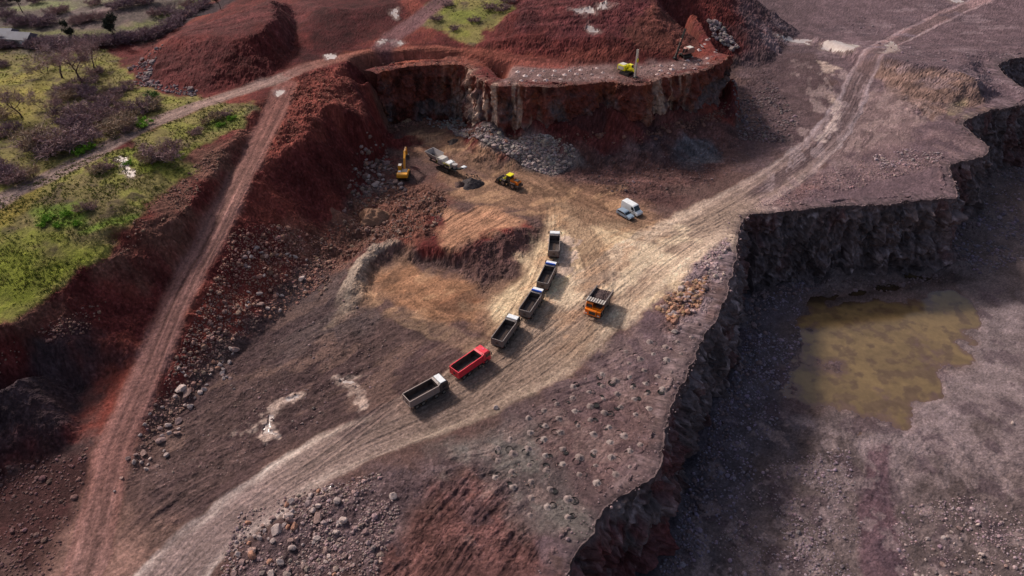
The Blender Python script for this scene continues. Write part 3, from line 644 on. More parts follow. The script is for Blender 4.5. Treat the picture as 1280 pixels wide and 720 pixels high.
# ------------------------------------------------------------------ ground objects, one per kind of ground
idx = np.arange(NR * NC).reshape(NR, NC)
QF = np.stack([idx[:-1, :-1], idx[:-1, 1:], idx[1:, 1:], idx[1:, :-1]], -1).reshape(-1, 4)
QC = CLS[:-1, :-1].reshape(-1)
VV = np.stack([GX, GY, GZ], -1).reshape(-1, 3); CCv = C.reshape(-1, 3)
for k, nm in enumerate(['quarry_floor', 'dirt_road', 'meadow', 'pit_floor', 'hillside', 'puddle']):
    f = QF[QC == k]
    if not len(f): continue
    u, inv = np.unique(f, return_inverse=True)
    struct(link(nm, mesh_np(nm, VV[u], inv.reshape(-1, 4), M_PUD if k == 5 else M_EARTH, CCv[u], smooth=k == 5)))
# land beyond, out to the horizon
rim = np.concatenate([idx[0, :], idx[1:, -1], idx[-1, -2::-1], idx[-2:0:-1, 0]])
rv = VV[rim].copy(); rings = [rv]; cr = [CCv[rim]]
for sc_, z_ in ((1.25, .6), (2.2, .8), (6, 1.0), (18, 1.0)):
    q = rv.copy(); cx, cy = 0.0, 230.0
    q[:, 0] = cx + (rv[:, 0] - cx) * sc_; q[:, 1] = cy + (rv[:, 1] - cy) * sc_; q[:, 2] = rv[:, 2] * (1 - z_) + z_ * 10; rings.append(q)
    cr.append(np.tile(alb(92, 84, 66), (len(rv), 1)))
n = len(rim); fs = []
for r in range(len(rings) - 1):
    a = np.arange(n); b = (a + 1) % n
    fs.append(np.stack([r * n + a, (r + 1) * n + a, (r + 1) * n + b, r * n + b], -1))
struct(link('terrain', mesh_np('terrain', np.concatenate(rings), np.concatenate(fs), M_EARTH, np.concatenate(cr))))
print('ground', round(time.time() - T0, 1))

# ------------------------------------------------------------------ rock faces
def resample(P, st):
    P = np.asarray(P, float); d = np.r_[0, np.cumsum(np.hypot(*np.diff(P[:, :2], axis=0).T))]
    s = np.arange(0, d[-1], st); return np.stack([np.interp(s, d, P[:, k]) for k in range(P.shape[1])], -1), s
def ground_col(x, y, alt):
    def look(x, y):
        j = np.clip(np.searchsorted(YS, y), 0, NR - 1); i = np.clip(np.searchsorted(US, x / DEP[j]), 0, NC - 1); return C[j, i], GZ[j, i]
    c, z = look(x, y); c2, z2 = look(alt[:, 0], alt[:, 1]); m = (np.abs(z - z2) > .8)[:, None]
    return np.where(m, c2, c)
def rock_face(name, line, side, top_fn, bot_fn, batter, step, nrow, colour, seed, amp=1.0, slump=0.0, fl=.8):
    P, s = resample(smooth_line(line, 2), step); n = len(P)
    T = np.gradient(P[:, :2], axis=0)
    for _ in range(14): T[1:-1] = (T[:-2] + 2 * T[1:-1] + T[2:]) / 4
    T /= np.linalg.norm(T, axis=1)[:, None]; Nn = np.stack([T[:, 1], -T[:, 0]], -1) * side
    jag = .75 * fbm(s / 8, 0 * s, 3, seed) + .22 * fbm(s / 1.4, 0 * s, 3, seed + 1) - .35
    P2 = P[:, :2] + Nn * jag[:, None]
    top = top_fn(P2[:, 0] - Nn[:, 0] * 2.2, P2[:, 1] - Nn[:, 1] * 2.2); bot = bot_fn(P2[:, 0] + Nn[:, 0] * (batter + 3), P2[:, 1] + Nn[:, 1] * (batter + 3))
    V = []; CV = []
    qb = P2 - Nn * 4.6; gtop = np.maximum(gz(qb[:, 0], qb[:, 1]), top - .3); top = gtop
    for o, dz, kc in [(-6.2, -.35, 1), (-4.6, -.03, 1), (-3.2, .03, 1), (-1.9, .05, .9), (-.8, .03, .6), (-.2, -.12, .35)]:
        q = P2 + Nn * o; z = (np.maximum(gz(q[:, 0], q[:, 1]), top - .4) if o < -4 else gtop) + dz + (.09 * fbm(q[:, 0], q[:, 1], 3, seed + 3) if o > -4 else 0)
        V.append(np.c_[q, z]); kn = np.clip(kc + .35 * fbm(q[:, 0] / 1.5, q[:, 1] / 1.5, 3, seed + 4), 0, 1)[:, None] if kc < 1 else 1.0
        CV.append(ground_col(q[:, 0], q[:, 1], qb) * kn + colour(s, np.full(n, .0), V[-1]) * (1 - kn))
    for r in range(nrow):
        t = r / (nrow - 1); z = top + (bot - 1.2 - top) * t
        col_ = 1 - np.abs(fbm(s / 3.4, z / 16, 3, seed + 5)) * 2; blk = fbm(s / 2.2, z / 2.8, 4, seed + 6); lg = vn(z / 3.3 + 2 * vn(s / 9, 0 * s, seed), s / 14, seed + 7)
        out = batter * (t ** .9) + amp * (fl * col_ * min(1, 4 * t) + 1.0 * blk * min(1, 5 * t + .08) + .55 * np.round(lg * 1.6) * min(1, 5 * t) + .35 * min(1, 8 * t + .2) * fbm(s / .9, z / 1.1, 2, seed + 8)) + slump * max(0, t - .72) ** 1.5 * 30
        q = P2 + Nn * out[:, None]; wob = .3 * fbm(s / 1.3, z / 1.3, 2, seed + 9) * (0 < r < nrow - 1) * amp
        V.append(np.c_[q, z + wob]); CV.append(colour(s, np.full(n, t), V[-1]))
    R = len(V); V = np.concatenate(V); ii = np.arange(R * n).reshape(R, n)
    F = np.stack([ii[:-1, :-1], ii[1:, :-1], ii[1:, 1:], ii[:-1, 1:]], -1).reshape(-1, 4)
    if side < 0: F = F[:, ::-1]
    return struct(link(name, mesh_np(name, V, F, M_ROCKFACE, np.concatenate(CV))))
def col_pit(s, t, V):
    n = len(s); z = V[:, 2]
    a = np.tile(alb(104, 88, 88), (n, 1)); r = sstep(.1, .6, fbm(s / 6, z / 14, 3, 201))[:, None]; a = a * (1 - .55 * r) + alb(96, 52, 48) * .55 * r
    d = sstep(.05, .5, fbm(s / 2.2, z / 9, 3, 202))[:, None]; a = a * (1 - .5 * d)
    p = sstep(.45, .8, fbm(s / 1.4, z / 1.6, 3, 203))[:, None]; a = a * (1 - .5 * p) + alb(168, 148, 148) * .5 * p
    rn = (.65 * (1 - sstep(74, 90, V[:, 1])) * sstep(-.3, .4, fbm(s / 4, z / 8, 3, 205)))[:, None]; a = a * (1 - rn) + alb(104, 46, 46) * rn
    rim_ = (1 - sstep(0, .07, t))[:, None]; a = a * (1 - rim_) + alb(86, 70, 70) * rim_
    return a * (1 + .2 * fbm(s / .5, z / .5, 2, 204))[:, None]
def col_bench(s, t, V):
    n = len(s); z = V[:, 2]; x = V[:, 0]
    a = np.tile(alb(96, 50, 42), (n, 1)); g = sstep(-.1, .5, fbm(s / 6, z / 6, 3, 211))[:, None] * sstep(.08, .3, t)[:, None]; a = a * (1 - .75 * g) + alb(88, 80, 80) * .75 * g
    k = sstep(.2, .6, fbm(s / 3, z / 3.5, 3, 212))[:, None]; a = a * (1 - .55 * k)
    pl = (np.exp(-((x + 5) / 10) ** 2) + .8 * np.exp(-((x - 43) / 5) ** 2))[:, None] * sstep(-.2, .4, fbm(s / 1.2, z / 9, 3, 213))[:, None] * (1 - sstep(.8, .95, t))[:, None]
    pl = np.clip(pl, 0, 1); a = a * (1 - .9 * pl) + alb(186, 156, 136) * .9 * pl
    o = sstep(.3, .7, fbm(s / 3, z / 8, 3, 214))[:, None]; a = a * (1 - .4 * o) + alb(120, 66, 42) * .4 * o
    rs = sstep(.55, .8, t)[:, None] * sstep(12, 20, x)[:, None] * (1 - sstep(44, 50, x))[:, None]; a = a * (1 - .8 * rs) + alb(100, 40, 34) * .8 * rs
    return 1.25 * a * (1 + .2 * fbm(s / .5, z / .5, 2, 215))[:, None]
flat0 = lambda x, y: 0 * x + 0.0
rock_face('quarry_cliff', PITW, 1, flat0, lambda x, y: 0 * x - PIT_D + .4, 4.2, .28, 88, col_pit, 300, 1.35)
rock_face('bench_cliff', BW, 1, lambda x, y: 0 * x + 18.25, lambda x, y: 0 * x + 1.2, 2.2, .30, 72, col_bench, 340, 1.2, fl=.35)
print('faces', round(time.time() - T0, 1))

# ------------------------------------------------------------------ water
M_POND = mat('pond_water', vcol=True, rough=.07, spec=.5, dscale=.5, damt=.18, bump=.004, bscale=5)
WP = np.array([W(p[0], p[1], POND_Z)[:2] for p in [(950,510),(975,400),(996,362),(1080,345),(1150,332),(1210,332),(1245,380),(1240,450),(1165,545),(1060,550),(1000,545)]])
s_ = gsub(WP, 1); X_, Y_ = GX[s_], GY[s_]; dep_ = POND_Z - GZ[s_]; ok_ = (poly_sd(X_, Y_, WP) > 0) & (dep_ > -.35)
n1_ = fbm(X_ / 6, Y_ / 6, 4, 301); n2_ = fbm(X_ / 2.2, Y_ / 2.2, 4, 302)
cw = np.empty(X_.shape + (3,)); cw[:] = alb(102, 82, 56)
def wmix(m, c):
    global cw
    cw = cw * (1 - m[..., None]) + alb(*c) * m[..., None]
wmix(.7 * sstep(-.1, .5, n1_), (114, 92, 62)); wmix(.75 * sstep(.0, .45, n2_ - .3 * n1_), (84, 65, 50)); wmix(.8 * (1 - sstep(.02, .22, dep_ + .06 * n2_)), (90, 68, 62))
wmix(.85 * sstep(-1.5, 2.5, poly_sd(X_, Y_, np.array([W(p[0], p[1], POND_Z)[:2] for p in [(990,400),(1008,384),(1060,380),(1120,372),(1170,362),(1200,348),(1150,340),(1000,360)]])) + 1.5 * n1_), (40, 30, 22))  # dark far strip: the cliff's reflection painted into the water colour
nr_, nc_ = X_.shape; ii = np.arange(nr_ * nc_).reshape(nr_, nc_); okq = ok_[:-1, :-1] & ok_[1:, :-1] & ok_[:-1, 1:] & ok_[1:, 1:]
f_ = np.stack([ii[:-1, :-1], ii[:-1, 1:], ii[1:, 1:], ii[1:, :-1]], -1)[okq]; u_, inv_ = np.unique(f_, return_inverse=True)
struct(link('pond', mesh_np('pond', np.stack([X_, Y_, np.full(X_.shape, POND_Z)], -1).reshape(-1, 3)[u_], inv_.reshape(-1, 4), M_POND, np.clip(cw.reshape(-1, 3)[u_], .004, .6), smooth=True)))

# ------------------------------------------------------------------ loose rock
def ico(sub):
    bm = bmesh.new(); bmesh.ops.create_icosphere(bm, subdivisions=sub, radius=1); V = np.array([v.co[:] for v in bm.verts]); F = np.array([[v.index for v in f.verts] for f in bm.faces]); bm.free(); return V, F
def rock_shape(seed, sub=1):
    V, F = ico(sub); rg = np.random.default_rng(seed)
    V = V * rg.uniform(.75, 1.25, 3)
    for _ in range(7 if sub > 1 else 4):                # cleaved planes
        d = rg.normal(size=3); d /= np.linalg.norm(d); h = rg.uniform(.5, .85); p = V @ d; V = V - np.outer(np.maximum(p - h, 0), d)
    V = V * (1 + rg.uniform(-.09, .09, len(V)))[:, None]
    return V, F
SMALL = [rock_shape(500 + k, 1) for k in range(8)]
ICO0 = [rock_shape(600 + k, 0) if False else None for k in range(1)]
def rubble(name, pos, size, cols, label=None, cat=None, tilt=True):
    """one heap nobody could count"""
    V, F, Cc = [], [], []; base = 0; n = len(pos); rg = np.random.default_rng(len(pos))
    kind = rg.integers(0, len(SMALL), n); ang = rg.uniform(0, 2 * PI, n); ax = rg.normal(size=(n, 3)); ax /= np.linalg.norm(ax, axis=1)[:, None]
    for k in range(len(SMALL)):
        m = np.where(kind == k)[0]
        if not len(m): continue
        v, f = SMALL[k]; a = ang[m][:, None]; A = ax[m]
        c, s = np.cos(a), np.sin(a); vv = v[None] * size[m][:, None, None]
        A3 = np.broadcast_to(A[:, None, :], vv.shape); dt = (vv * A3).sum(-1, keepdims=True)
        vv = vv * c[:, None] + np.cross(A3, vv) * s[:, None] + A3 * dt * (1 - c[:, None])
        vv[..., 2] *= .8; vv = vv + pos[m][:, None, :]
        V.append(vv.reshape(-1, 3)); F.append((f[None] + (base + np.arange(len(m)) * len(v))[:, None, None]).reshape(-1, 3)); base += len(m) * len(v)
        Cc.append(np.repeat(cols[m], len(v), 0))
    o = link(name, mesh_np(name, np.concatenate(V), np.concatenate(F), M_ROCK, np.concatenate(Cc))); o['kind'] = 'stuff'
    if label: o['label'] = label
    return o
def inside(px, n, rg, world=None):
    Wd = PXY(px) if world is None else world; a, b = Wd.min(0), Wd.max(0); out = np.zeros((0, 2))
    while len(out) < n:
        q = rg.uniform(a, b, (n * 3, 2)); out = np.r_[out, q[poly_sd(q[:, 0], q[:, 1], Wd) > 0]]
    return out[:n]
def sizes(n, rg, lo, hi, p=3.1): return lo * (1 - rg.random(n) * (1 - (lo / hi) ** p)) ** (-1 / p)
RUB = [ # polygon, count, smallest, largest, colour, label
 ([(560,155),(600,160),(640,176),(715,184),(725,202),(690,220),(650,206),(610,182),(570,170)], 4200, .24, 1.0, (140,123,118), 'grey blasted rubble piled under the bench face'),
 ([(535,142),(575,144),(585,156),(555,162),(530,155)], 420, .3, 1.2, (130,118,112), 'heap of broken rock at the foot of the recess'),
 ([(440,190),(485,185),(500,215),(510,240),(470,250),(435,240)], 700, .3, 1.1, (118,92,84), 'broken rock heaped left of the excavator'),
 ([(380,330),(440,250),(520,240),(560,250),(540,300),(470,300),(420,345),(400,370)], 1400, .2, .8, (128,98,86), 'scattered red rubble on the rough ground'),
 ([(290,290),(345,280),(400,300),(425,335),(385,370),(345,403),(290,390),(265,360)], 4200, .12, .8, (150,108,94), 'reddish scree on the slope below the ramp'),
 ([(260,360),(330,400),(262,470),(190,560),(165,600),(185,520),(225,440)], 2200, .12, .7, (136,104,94), 'scree at the foot of the ramp bank'),
 ([(300,640),(400,610),(480,590),(500,640),(470,725),(270,730)], 2600, .14, .7, (140,116,112), 'loose stones on the ground below the haul road'),
 ([(830,400),(870,330),(905,300),(925,285),(918,335),(885,420)], 1500, .18, .8, (160,136,132), 'broken rock along the cliff top'),
 ([(820,385),(850,360),(885,345),(875,385),(840,405)], 420, .3, 1.0, (150,112,90), 'brown broken rock on the cliff top'),
 ([(935,266),(1000,230),(1080,200),(1190,210),(1198,244),(1000,261)], 2200, .12, .5, (140,114,112), 'stones strewn over the plateau edge'),
 ([(1090,195),(1130,186),(1180,192),(1170,205),(1100,210)], 600, .2, .8, (146,124,124), 'grey rubble on the plateau'),
 ([(915,100),(960,95),(1000,150),(980,180),(925,175)], 1500, .25, .9, (110,92,92), 'dark rubble beside the end of the bench'),
 ([(885,25),(905,35),(925,60),(915,62),(890,48)], 260, .5, 1.6, (140,122,120), 'rock strewn at the foot of the dark bank'),
 ([(1190,250),(1290,180),(1300,320),(1230,345),(1200,330)], 1500, .25, .9, (112,98,106), 'rubble on the pit floor under the right wall'),
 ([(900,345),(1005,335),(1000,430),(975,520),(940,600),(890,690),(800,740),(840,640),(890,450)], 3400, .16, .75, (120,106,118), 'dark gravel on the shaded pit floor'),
 ([(960,580),(1060,560),(1075,640),(1080,730),(860,730)], 2600, .12, .6, (134,114,118), 'stones on the near pit floor'),
 ([(1110,640),(1200,620),(1290,640),(1290,730),(1130,730)], 1500, .12, .6, (146,122,124), 'stones scattered at the near right of the pit floor'),
 ([(160,85),(205,55),(185,100),(250,115),(240,122),(170,108)], 500, .3, 1.1, (126,104,104), 'stones at the foot of the red spoil heap'),
 ([(0,440),(60,410),(130,375),(150,390),(112,420),(30,460),(0,475)], 500, .14, .5, (130,96,86), 'stones on the brown rim of the bank'),
 ([(150,320),(235,262),(290,190),(270,185),(210,240),(160,290)], 800, .14, .55, (134,98,84), 'stones on the turned soil beside the ramp'),
 ([(0,590),(110,560),(100,640),(60,720),(0,740),(-40,680)], 900, .15, .7, (110,80,76), 'stones in the shaded hollow'),
 ([(370,95),(432,88),(450,140),(400,138),(360,185),(335,190)], 1200, .15, .5, (140,86,70), 'clods on the red slope'),
 ([(640,80),(700,84),(770,82),(900,74),(885,90),(830,98),(790,107),(720,107),(640,105)], 500, .15, .45, (150,124,116), 'stones on the upper bench'),
 ([(560,580),(640,525),(760,440),(850,450),(822,588),(770,628),(720,700),(650,650)], 500, .08, .22, (136,108,102), 'small stones on the drilled bench'),
 ([(300,590),(430,510),(540,440),(440,370),(330,420),(230,520),(180,620)], 900, .10, .38, (132,108,102), 'small stones on the quarry floor'),
 ([(740,185),(920,170),(940,200),(860,250),(770,240),(720,222)], 900, .14, .5, (104,84,84), 'dark stones on the brown ground below the bench'),
 ([(1045,20),(1090,10),(1130,60),(1280,60),(1240,130),(1130,80)], 500, .2, .8, (124,104,106), 'stones on the far plateau'),
 ([(575,220),(590,216),(602,226),(598,238),(575,236)], 260, .12, .35, (80,68,66), None),
]
for k, (px, n_, lo, hi, c, lab) in enumerate(RUB):
    rg = np.random.default_rng(900 + k); P = inside(px, n_, rg)
    cl = fbm(P[:, 0] / 5, P[:, 1] / 5, 3, 400 + k); keep = rg.random(n_) < .55 + .7 * cl; P = P[keep]
    sz = sizes(len(P), rg, lo, hi); z = gz(P[:, 0], P[:, 1]) + sz * .12
    # keep clear of the drop into the pit
    ok = ~((hs(P[:, 0], P[:, 1], PSD) > -1.6) & (hs(P[:, 0], P[:, 1], PSD) < 5.0)); P, sz, z = P[ok], sz[ok], z[ok]
    cc = alb(*c)[None] * rg.uniform(.55, 1.25, (len(P), 1)) * (1 + rg.uniform(-.08, .08, (len(P), 3)))
    o = rubble('rubble', np.c_[P, z], sz, np.clip(cc, .01, .8))
    if lab: o['label'] = lab
# rim debris along the two faces
for nm, LN, side, zt, n_, c in (('rubble', PITW, 1, 0.0, 1500, (122,100,100)), ('rubble', BW, 1, 18.3, 900, (132,92,80))):
    P, s = resample(smooth_line(LN, 2), .1); rg = np.random.default_rng(77 + n_); T = np.gradient(P[:, :2], axis=0); T /= np.linalg.norm(T, axis=1)[:, None]; Nn = np.stack([T[:, 1], -T[:, 0]], -1) * side
    i = rg.integers(0, len(P), n_); off = -np.abs(rg.normal(0, 2.6, n_)) + .2
    q = P[i, :2] + Nn[i] * off[:, None]; sz = sizes(n_, rg, .1, .55)
    cc = alb(*c)[None] * rg.uniform(.6, 1.3, (n_, 1)); rubble(nm, np.c_[q, np.full(n_, zt + .1) + 0 * sz], sz, np.clip(cc, .01, .8))
    i = rg.integers(0, len(P), n_); off = 5.5 + np.abs(rg.normal(0, 2.0, n_)) if zt == 0 else 2.5 + np.abs(rg.normal(0, 1.5, n_))
    q = P[i, :2] + Nn[i] * off[:, None]; sz = sizes(n_, rg, .22, 1.3); z = gz(q[:, 0], q[:, 1]); ok = z < zt - 12
    cc = alb(*c)[None] * rg.uniform(.4, 1.0, (n_, 1)); rubble(nm, np.c_[q, z + .1][ok], sz[ok], np.clip(cc, .01, .8)[ok])
print('rubble', round(time.time() - T0, 1))
# ------------------------------------------------------------------ boulders one can tell apart
BIG = []
for k in range(9):
    v, f = rock_shape(700 + k, 2); v = v * np.array([1, 1, .78]); c0 = [(150,130,124),(140,112,104),(168,146,138),(124,100,96),(150,108,90),(134,118,116)][k % 6]
    cc = alb(*c0)[None] * (1 + .25 * fbm(v[:, 0] * 2 + 9 * k, v[:, 1] * 2 + v[:, 2] * 3, 3, 7))[:, None]; BIG.append(mesh_np('boulder', v, f, M_ROCK, np.clip(cc, .02, .8)))
def boulder(x, y, r, k, label, group, rg, sink=.25):
    o = link('boulder', BIG[k % len(BIG)]); o.location = (x, y, g1(x, y) + r * (.55 - sink)); o.scale = (r * rg.uniform(.8, 1.25), r * rg.uniform(.8, 1.2), r * rg.uniform(.75, 1.1))
    o.rotation_euler = (rg.uniform(-.4, .4), rg.uniform(-.4, .4), rg.uniform(0, 6.28)); tag(o, label, 'boulder', group); return o
def along(px, n, sp, rg):
    P, s = resample(smooth_line(PXY(px), 1), .2); i = rg.integers(0, len(P), n); return P[i] + rg.normal(0, sp, (n, 2))
rg = np.random.default_rng(41)
BL = [('line', [(160,608),(192,562),(225,512),(262,470),(300,440)], 62, 1.7, .3, .95, 'pale boulder among others at the foot of the red ramp bank', 'boulders at the foot of the ramp bank'),
      ('in', [(310,640),(400,615),(440,640),(430,725),(290,725)], 66, 0, .3, .85, 'grey boulder in the rough ground just below the haul road', 'boulders below the haul road'),
      ('in', [(445,195),(480,190),(500,225),(505,245),(470,248),(440,225)], 42, 0, .45, 1.1, 'reddish boulder in the heap left of the yellow excavator', 'boulders left of the excavator'),
      ('in', [(825,385),(850,360),(888,345),(872,385),(842,405)], 30, 0, .35, .95, 'brown boulder in the pile on the cliff top beside the haul road', 'boulders on the cliff top'),
      ('in', [(1110,650),(1180,660),(1240,640),(1270,725),(1120,728)], 34, 0, .22, .5, 'small grey boulder strewn on the near right of the pit floor', 'boulders on the near pit floor'),
      ('in', [(300,310),(350,300),(410,320),(385,368),(340,398),(300,380)], 40, 0, .35, .85, 'reddish boulder in the scree on the slope beside the ramp', 'boulders in the scree')]
for kind, px, n_, sp, lo, hi, lab, grp in BL:
    P = along(px, n_, sp, rg) if kind == 'line' else inside(px, n_, rg); S = sizes(n_, rg, lo, hi, 1.8)
    for k in range(n_): boulder(P[k, 0], P[k, 1], S[k], int(rg.integers(0, 9)), lab, grp, rg)
for px, r, lab in [((492,624),.75,'lone pale rounded boulder below the haul road'), ((226,487),1.1,'largest pale boulder at the foot of the ramp bank'), ((1226,694),.6,'lone pale boulder near the lower right corner of the pit floor'),
                   ((620,512),.55,'lone pale boulder on the near edge of the haul road below the red truck'), ((394,480),.01,None), ((1265,530),.5,'lone boulder on the pale mud at the far right of the pit floor')]:
    if lab:
        q = PXY([px])[0]; boulder(q[0], q[1], r, 2, lab, None, rg, .2)

# ------------------------------------------------------------------ drill cuttings round the blast holes
def cone_mesh(k):
    rg = np.random.default_rng(800 + k); n = 12; V = [(0, 0, .42)]; 
    for r, z in ((.22, .36), (.55, .12), (.9, -.08)):
        for i in range(n):
            a = 2 * PI * i / n; j = rg.uniform(.8, 1.2); V.append((r * j * math.cos(a), r * j * math.sin(a), z * rg.uniform(.85, 1.15)))
    F = [(0, 1 + i, 1 + (i + 1) % n) for i in range(n)]
    for b in (1, 1 + n):
        for i in range(n): p, q = b + i, b + (i + 1) % n; F += [(p, p + n, q + n), (p, q + n, q)]
    V = np.array(V); c = [(130,112,107),(120,102,97),(138,121,115)][k % 3]
    return mesh_np('cuttings_heap', V, np.array(F), M_ROCK, np.clip(alb(*c)[None] * rg.uniform(.85, 1.15, (len(V), 1)), .02, .8))
HEAPS = [cone_mesh(k) for k in range(5)]
HEAPF = []
for k in range(3):
    m_ = HEAPS[k].copy(); a = m_.color_attributes['Col']; c = np.ones((len(m_.vertices), 4), np.float32); c[:, :3] = alb(*[(176,150,144),(160,136,130),(190,166,160)][k]); a.data.foreach_set('color', c.ravel()); HEAPF.append(m_)
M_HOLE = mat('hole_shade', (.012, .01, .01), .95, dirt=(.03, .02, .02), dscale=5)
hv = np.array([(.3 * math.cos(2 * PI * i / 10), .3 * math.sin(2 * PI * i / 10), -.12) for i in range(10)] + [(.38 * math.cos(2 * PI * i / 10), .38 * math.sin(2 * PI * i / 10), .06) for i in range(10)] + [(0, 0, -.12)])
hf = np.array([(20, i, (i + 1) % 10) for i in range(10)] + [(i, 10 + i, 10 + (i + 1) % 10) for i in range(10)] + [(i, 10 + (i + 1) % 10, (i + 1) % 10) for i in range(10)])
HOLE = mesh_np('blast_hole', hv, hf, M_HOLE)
def drill_grid(px, sp, ang, meshes, label, group, hole, sc, skip=.08, jit=.35):
    Wd = PXY(px); c = Wd.mean(0); R = np.abs(Wd - c).max() * 1.5; ca, sa = math.cos(ang), math.sin(ang); n = int(R / sp) + 1
    G = np.array([(i * sp + (j % 2) * sp / 2, j * sp * .92) for i in range(-n, n + 1) for j in range(-n, n + 1)]); G = np.stack([G[:, 0] * ca - G[:, 1] * sa, G[:, 0] * sa + G[:, 1] * ca], -1) + c
    G = G + rg.normal(0, jit, G.shape); G = G[(poly_sd(G[:, 0], G[:, 1], Wd) > 0)]; G = G[rg.random(len(G)) > skip]
    for x, y in G:
        o = link('cuttings_heap', meshes[int(rg.integers(0, len(meshes)))]); s = sc * rg.uniform(.75, 1.2); o.location = (x, y, g1(x, y) + .03); o.scale = (s, s, s * rg.uniform(.8, 1.2)); o.rotation_euler = (0, 0, rg.uniform(0, 6))
        tag(o, label, 'cuttings heap', group)
        if hole:
            h = link('blast_hole', HOLE, o); h.location = (.85, -.75, .03); h.scale = (1.9, 1.9, 1)
drill_grid([(612,600),(625,545),(665,515),(735,468),(800,430),(885,402),(862,465),(838,530),(818,580),(765,618),(712,668),(660,645)], 3.0, .5, HEAPS, 'small grey heap of drill cuttings beside its blast hole on the near bench', 'drill cuttings on the near bench', True, .76, .06, .2)
drill_grid([(640,86),(700,83),(765,86),(772,103),(720,106),(640,104)], 3.6, .1, HEAPF, 'tiny pale heap of drill cuttings on the upper bench left of the drill rig', 'drill cuttings left of the rig', False, .75)
drill_grid([(815,82),(860,72),(904,73),(890,86),(858,93),(815,101)], 3.4, .15, HEAPF, 'tiny pale heap of drill cuttings on the upper bench right of the drill rig', 'drill cuttings right of the rig', False, .8)

# ------------------------------------------------------------------ trees and shrubs
def limb(P0, P1, r0, r1, n=5):
    d = P1 - P0; L = np.linalg.norm(d); d = d / L; a = np.cross(d, [0.3, .2, 1.0] if abs(d[2]) < .9 else [1, 0, 0]); a /= np.linalg.norm(a); b = np.cross(d, a); V = []
    for P, r in ((P0, r0), (P1, r1)):
        for i in range(n):
            t = 2 * PI * i / n; V.append(P + a * r * math.cos(t) + b * r * math.sin(t))
    return np.array(V), np.array([(i, (i + 1) % n, n + (i + 1) % n, n + i) for i in range(n)])
def grow(seed, h, spread, stems, levels, twigs, tw, tl):
    rg = np.random.default_rng(seed); TV, TF, base = [], [], 0; tips = []
    def br(p, d, L, r, lev):
        nonlocal base
        q = p
        for s in range(3):
            d = d + rg.normal(0, .16, 3); d[2] += .04; d /= np.linalg.norm(d); e = q + d * L / 3
            v, f = limb(q, e, r * (1 - s * .22), r * (1 - (s + 1) * .22), 5 if lev < 2 else 3); TV.append(v); TF.append(f + base); base += len(v); q = e
            if lev >= 1: tips.append((q.copy(), d.copy(), L))
            if lev < levels and s > 0 or (lev == 0 and s == 0 and stems > 1):
                for _ in range(2 if lev < 2 else 3):
                    nd = d + rg.normal(0, spread, 3); nd[2] = abs(nd[2]) * .7 + .1; nd /= np.linalg.norm(nd)
                    if lev < levels: br(q, nd, L * rg.uniform(.5, .75), r * .5, lev + 1)
    for k in range(stems):
        a = 2 * PI * k / stems; o = np.array([math.cos(a), math.sin(a), 0]) * (.25 * (stems > 1)) * h * .4
        d = np.array([math.cos(a) * .6 * (stems > 1), math.sin(a) * .6 * (stems > 1), 1.0]); d /= np.linalg.norm(d); br(o + np.array([0, 0, -.2]), d, h * (.5 if stems == 1 else .42), .028 * h if stems == 1 else .014 * h, 0)
    T = np.array([t[0] for t in tips]); D = np.array([t[1] for t in tips]); i = rg.integers(0, len(T), twigs)
    p = T[i] + rg.normal(0, .04 * h, (twigs, 3)); d = D[i] + rg.normal(0, .7, (twigs, 3)); d[:, 2] += .25; d /= np.linalg.norm(d, axis=1)[:, None]
    L = tl * h * rg.uniform(.5, 1.3, (twigs, 1)); sd = np.cross(d, rg.normal(size=(twigs, 3))); sd /= np.linalg.norm(sd, axis=1)[:, None]; sd *= tw * rg.uniform(.6, 1.4, (twigs, 1))
    p[:, 2] = np.maximum(p[:, 2], .05); V = np.stack([p - sd, p + sd, p + d * L], 1).reshape(-1, 3); F = np.arange(len(V)).reshape(-1, 3)
    return np.concatenate(TV), np.concatenate(TF), V, F
M_BARK = mat('bark', tuple(alb(70, 52, 50)), .9, dirt=tuple(alb(100, 84, 80)), dscale=4, spec=.1)
def plant_kind(seed, h, spread, stems, levels, twigs, tw, tl, col, leaf=False, lo=.6):
    a, b, c, d = grow(seed, h, spread, stems, levels, twigs, tw, tl); rgk = np.random.default_rng(seed)
    cc = np.repeat(alb(*col)[None] * rgk.uniform(lo, 1.35, (len(d), 1)), 3, 0); cl = fbm(c[:, 0] / (h * .14), c[:, 1] / (h * .14) + c[:, 2] / (h * .1), 2, seed); cc = cc * (1 + .35 * cl)[:, None]
    return mesh_np('trunk', a, b, M_BARK), mesh_np('crown', c, d, M_LEAF, np.clip(cc, .005, .6))
TREES = [plant_kind(11, 9, .62, 1, 3, 3000, .035, .085, (150,120,118)), plant_kind(12, 9, .75, 1, 3, 2600, .035, .08, (144,116,116)), plant_kind(13, 7, .6, 2, 3, 2200, .03, .08, (140,114,114))]
SHRUBS = [plant_kind(21, 3, .8, 5, 2, 1900, .028, .16, (138,108,106)), plant_kind(22, 3, .9, 6, 2, 2100, .028, .15, (128,100,100)), plant_kind(23, 3, .9, 5, 2, 1600, .028, .17, (142,118,98)), plant_kind(27, 3, .9, 6, 2, 2000, .028, .15, (118,92,98))]
GREENS = [plant_kind(31, 2, .9, 5, 2, 1500, .07, .09, (112,146,46), lo=.5), plant_kind(32, 2, .9, 5, 2, 1500, .07, .09, (88,108,52), lo=.5)]
EVERG = [plant_kind(41, 6, .5, 1, 3, 3200, .11, .06, (50,54,44), lo=.4)]
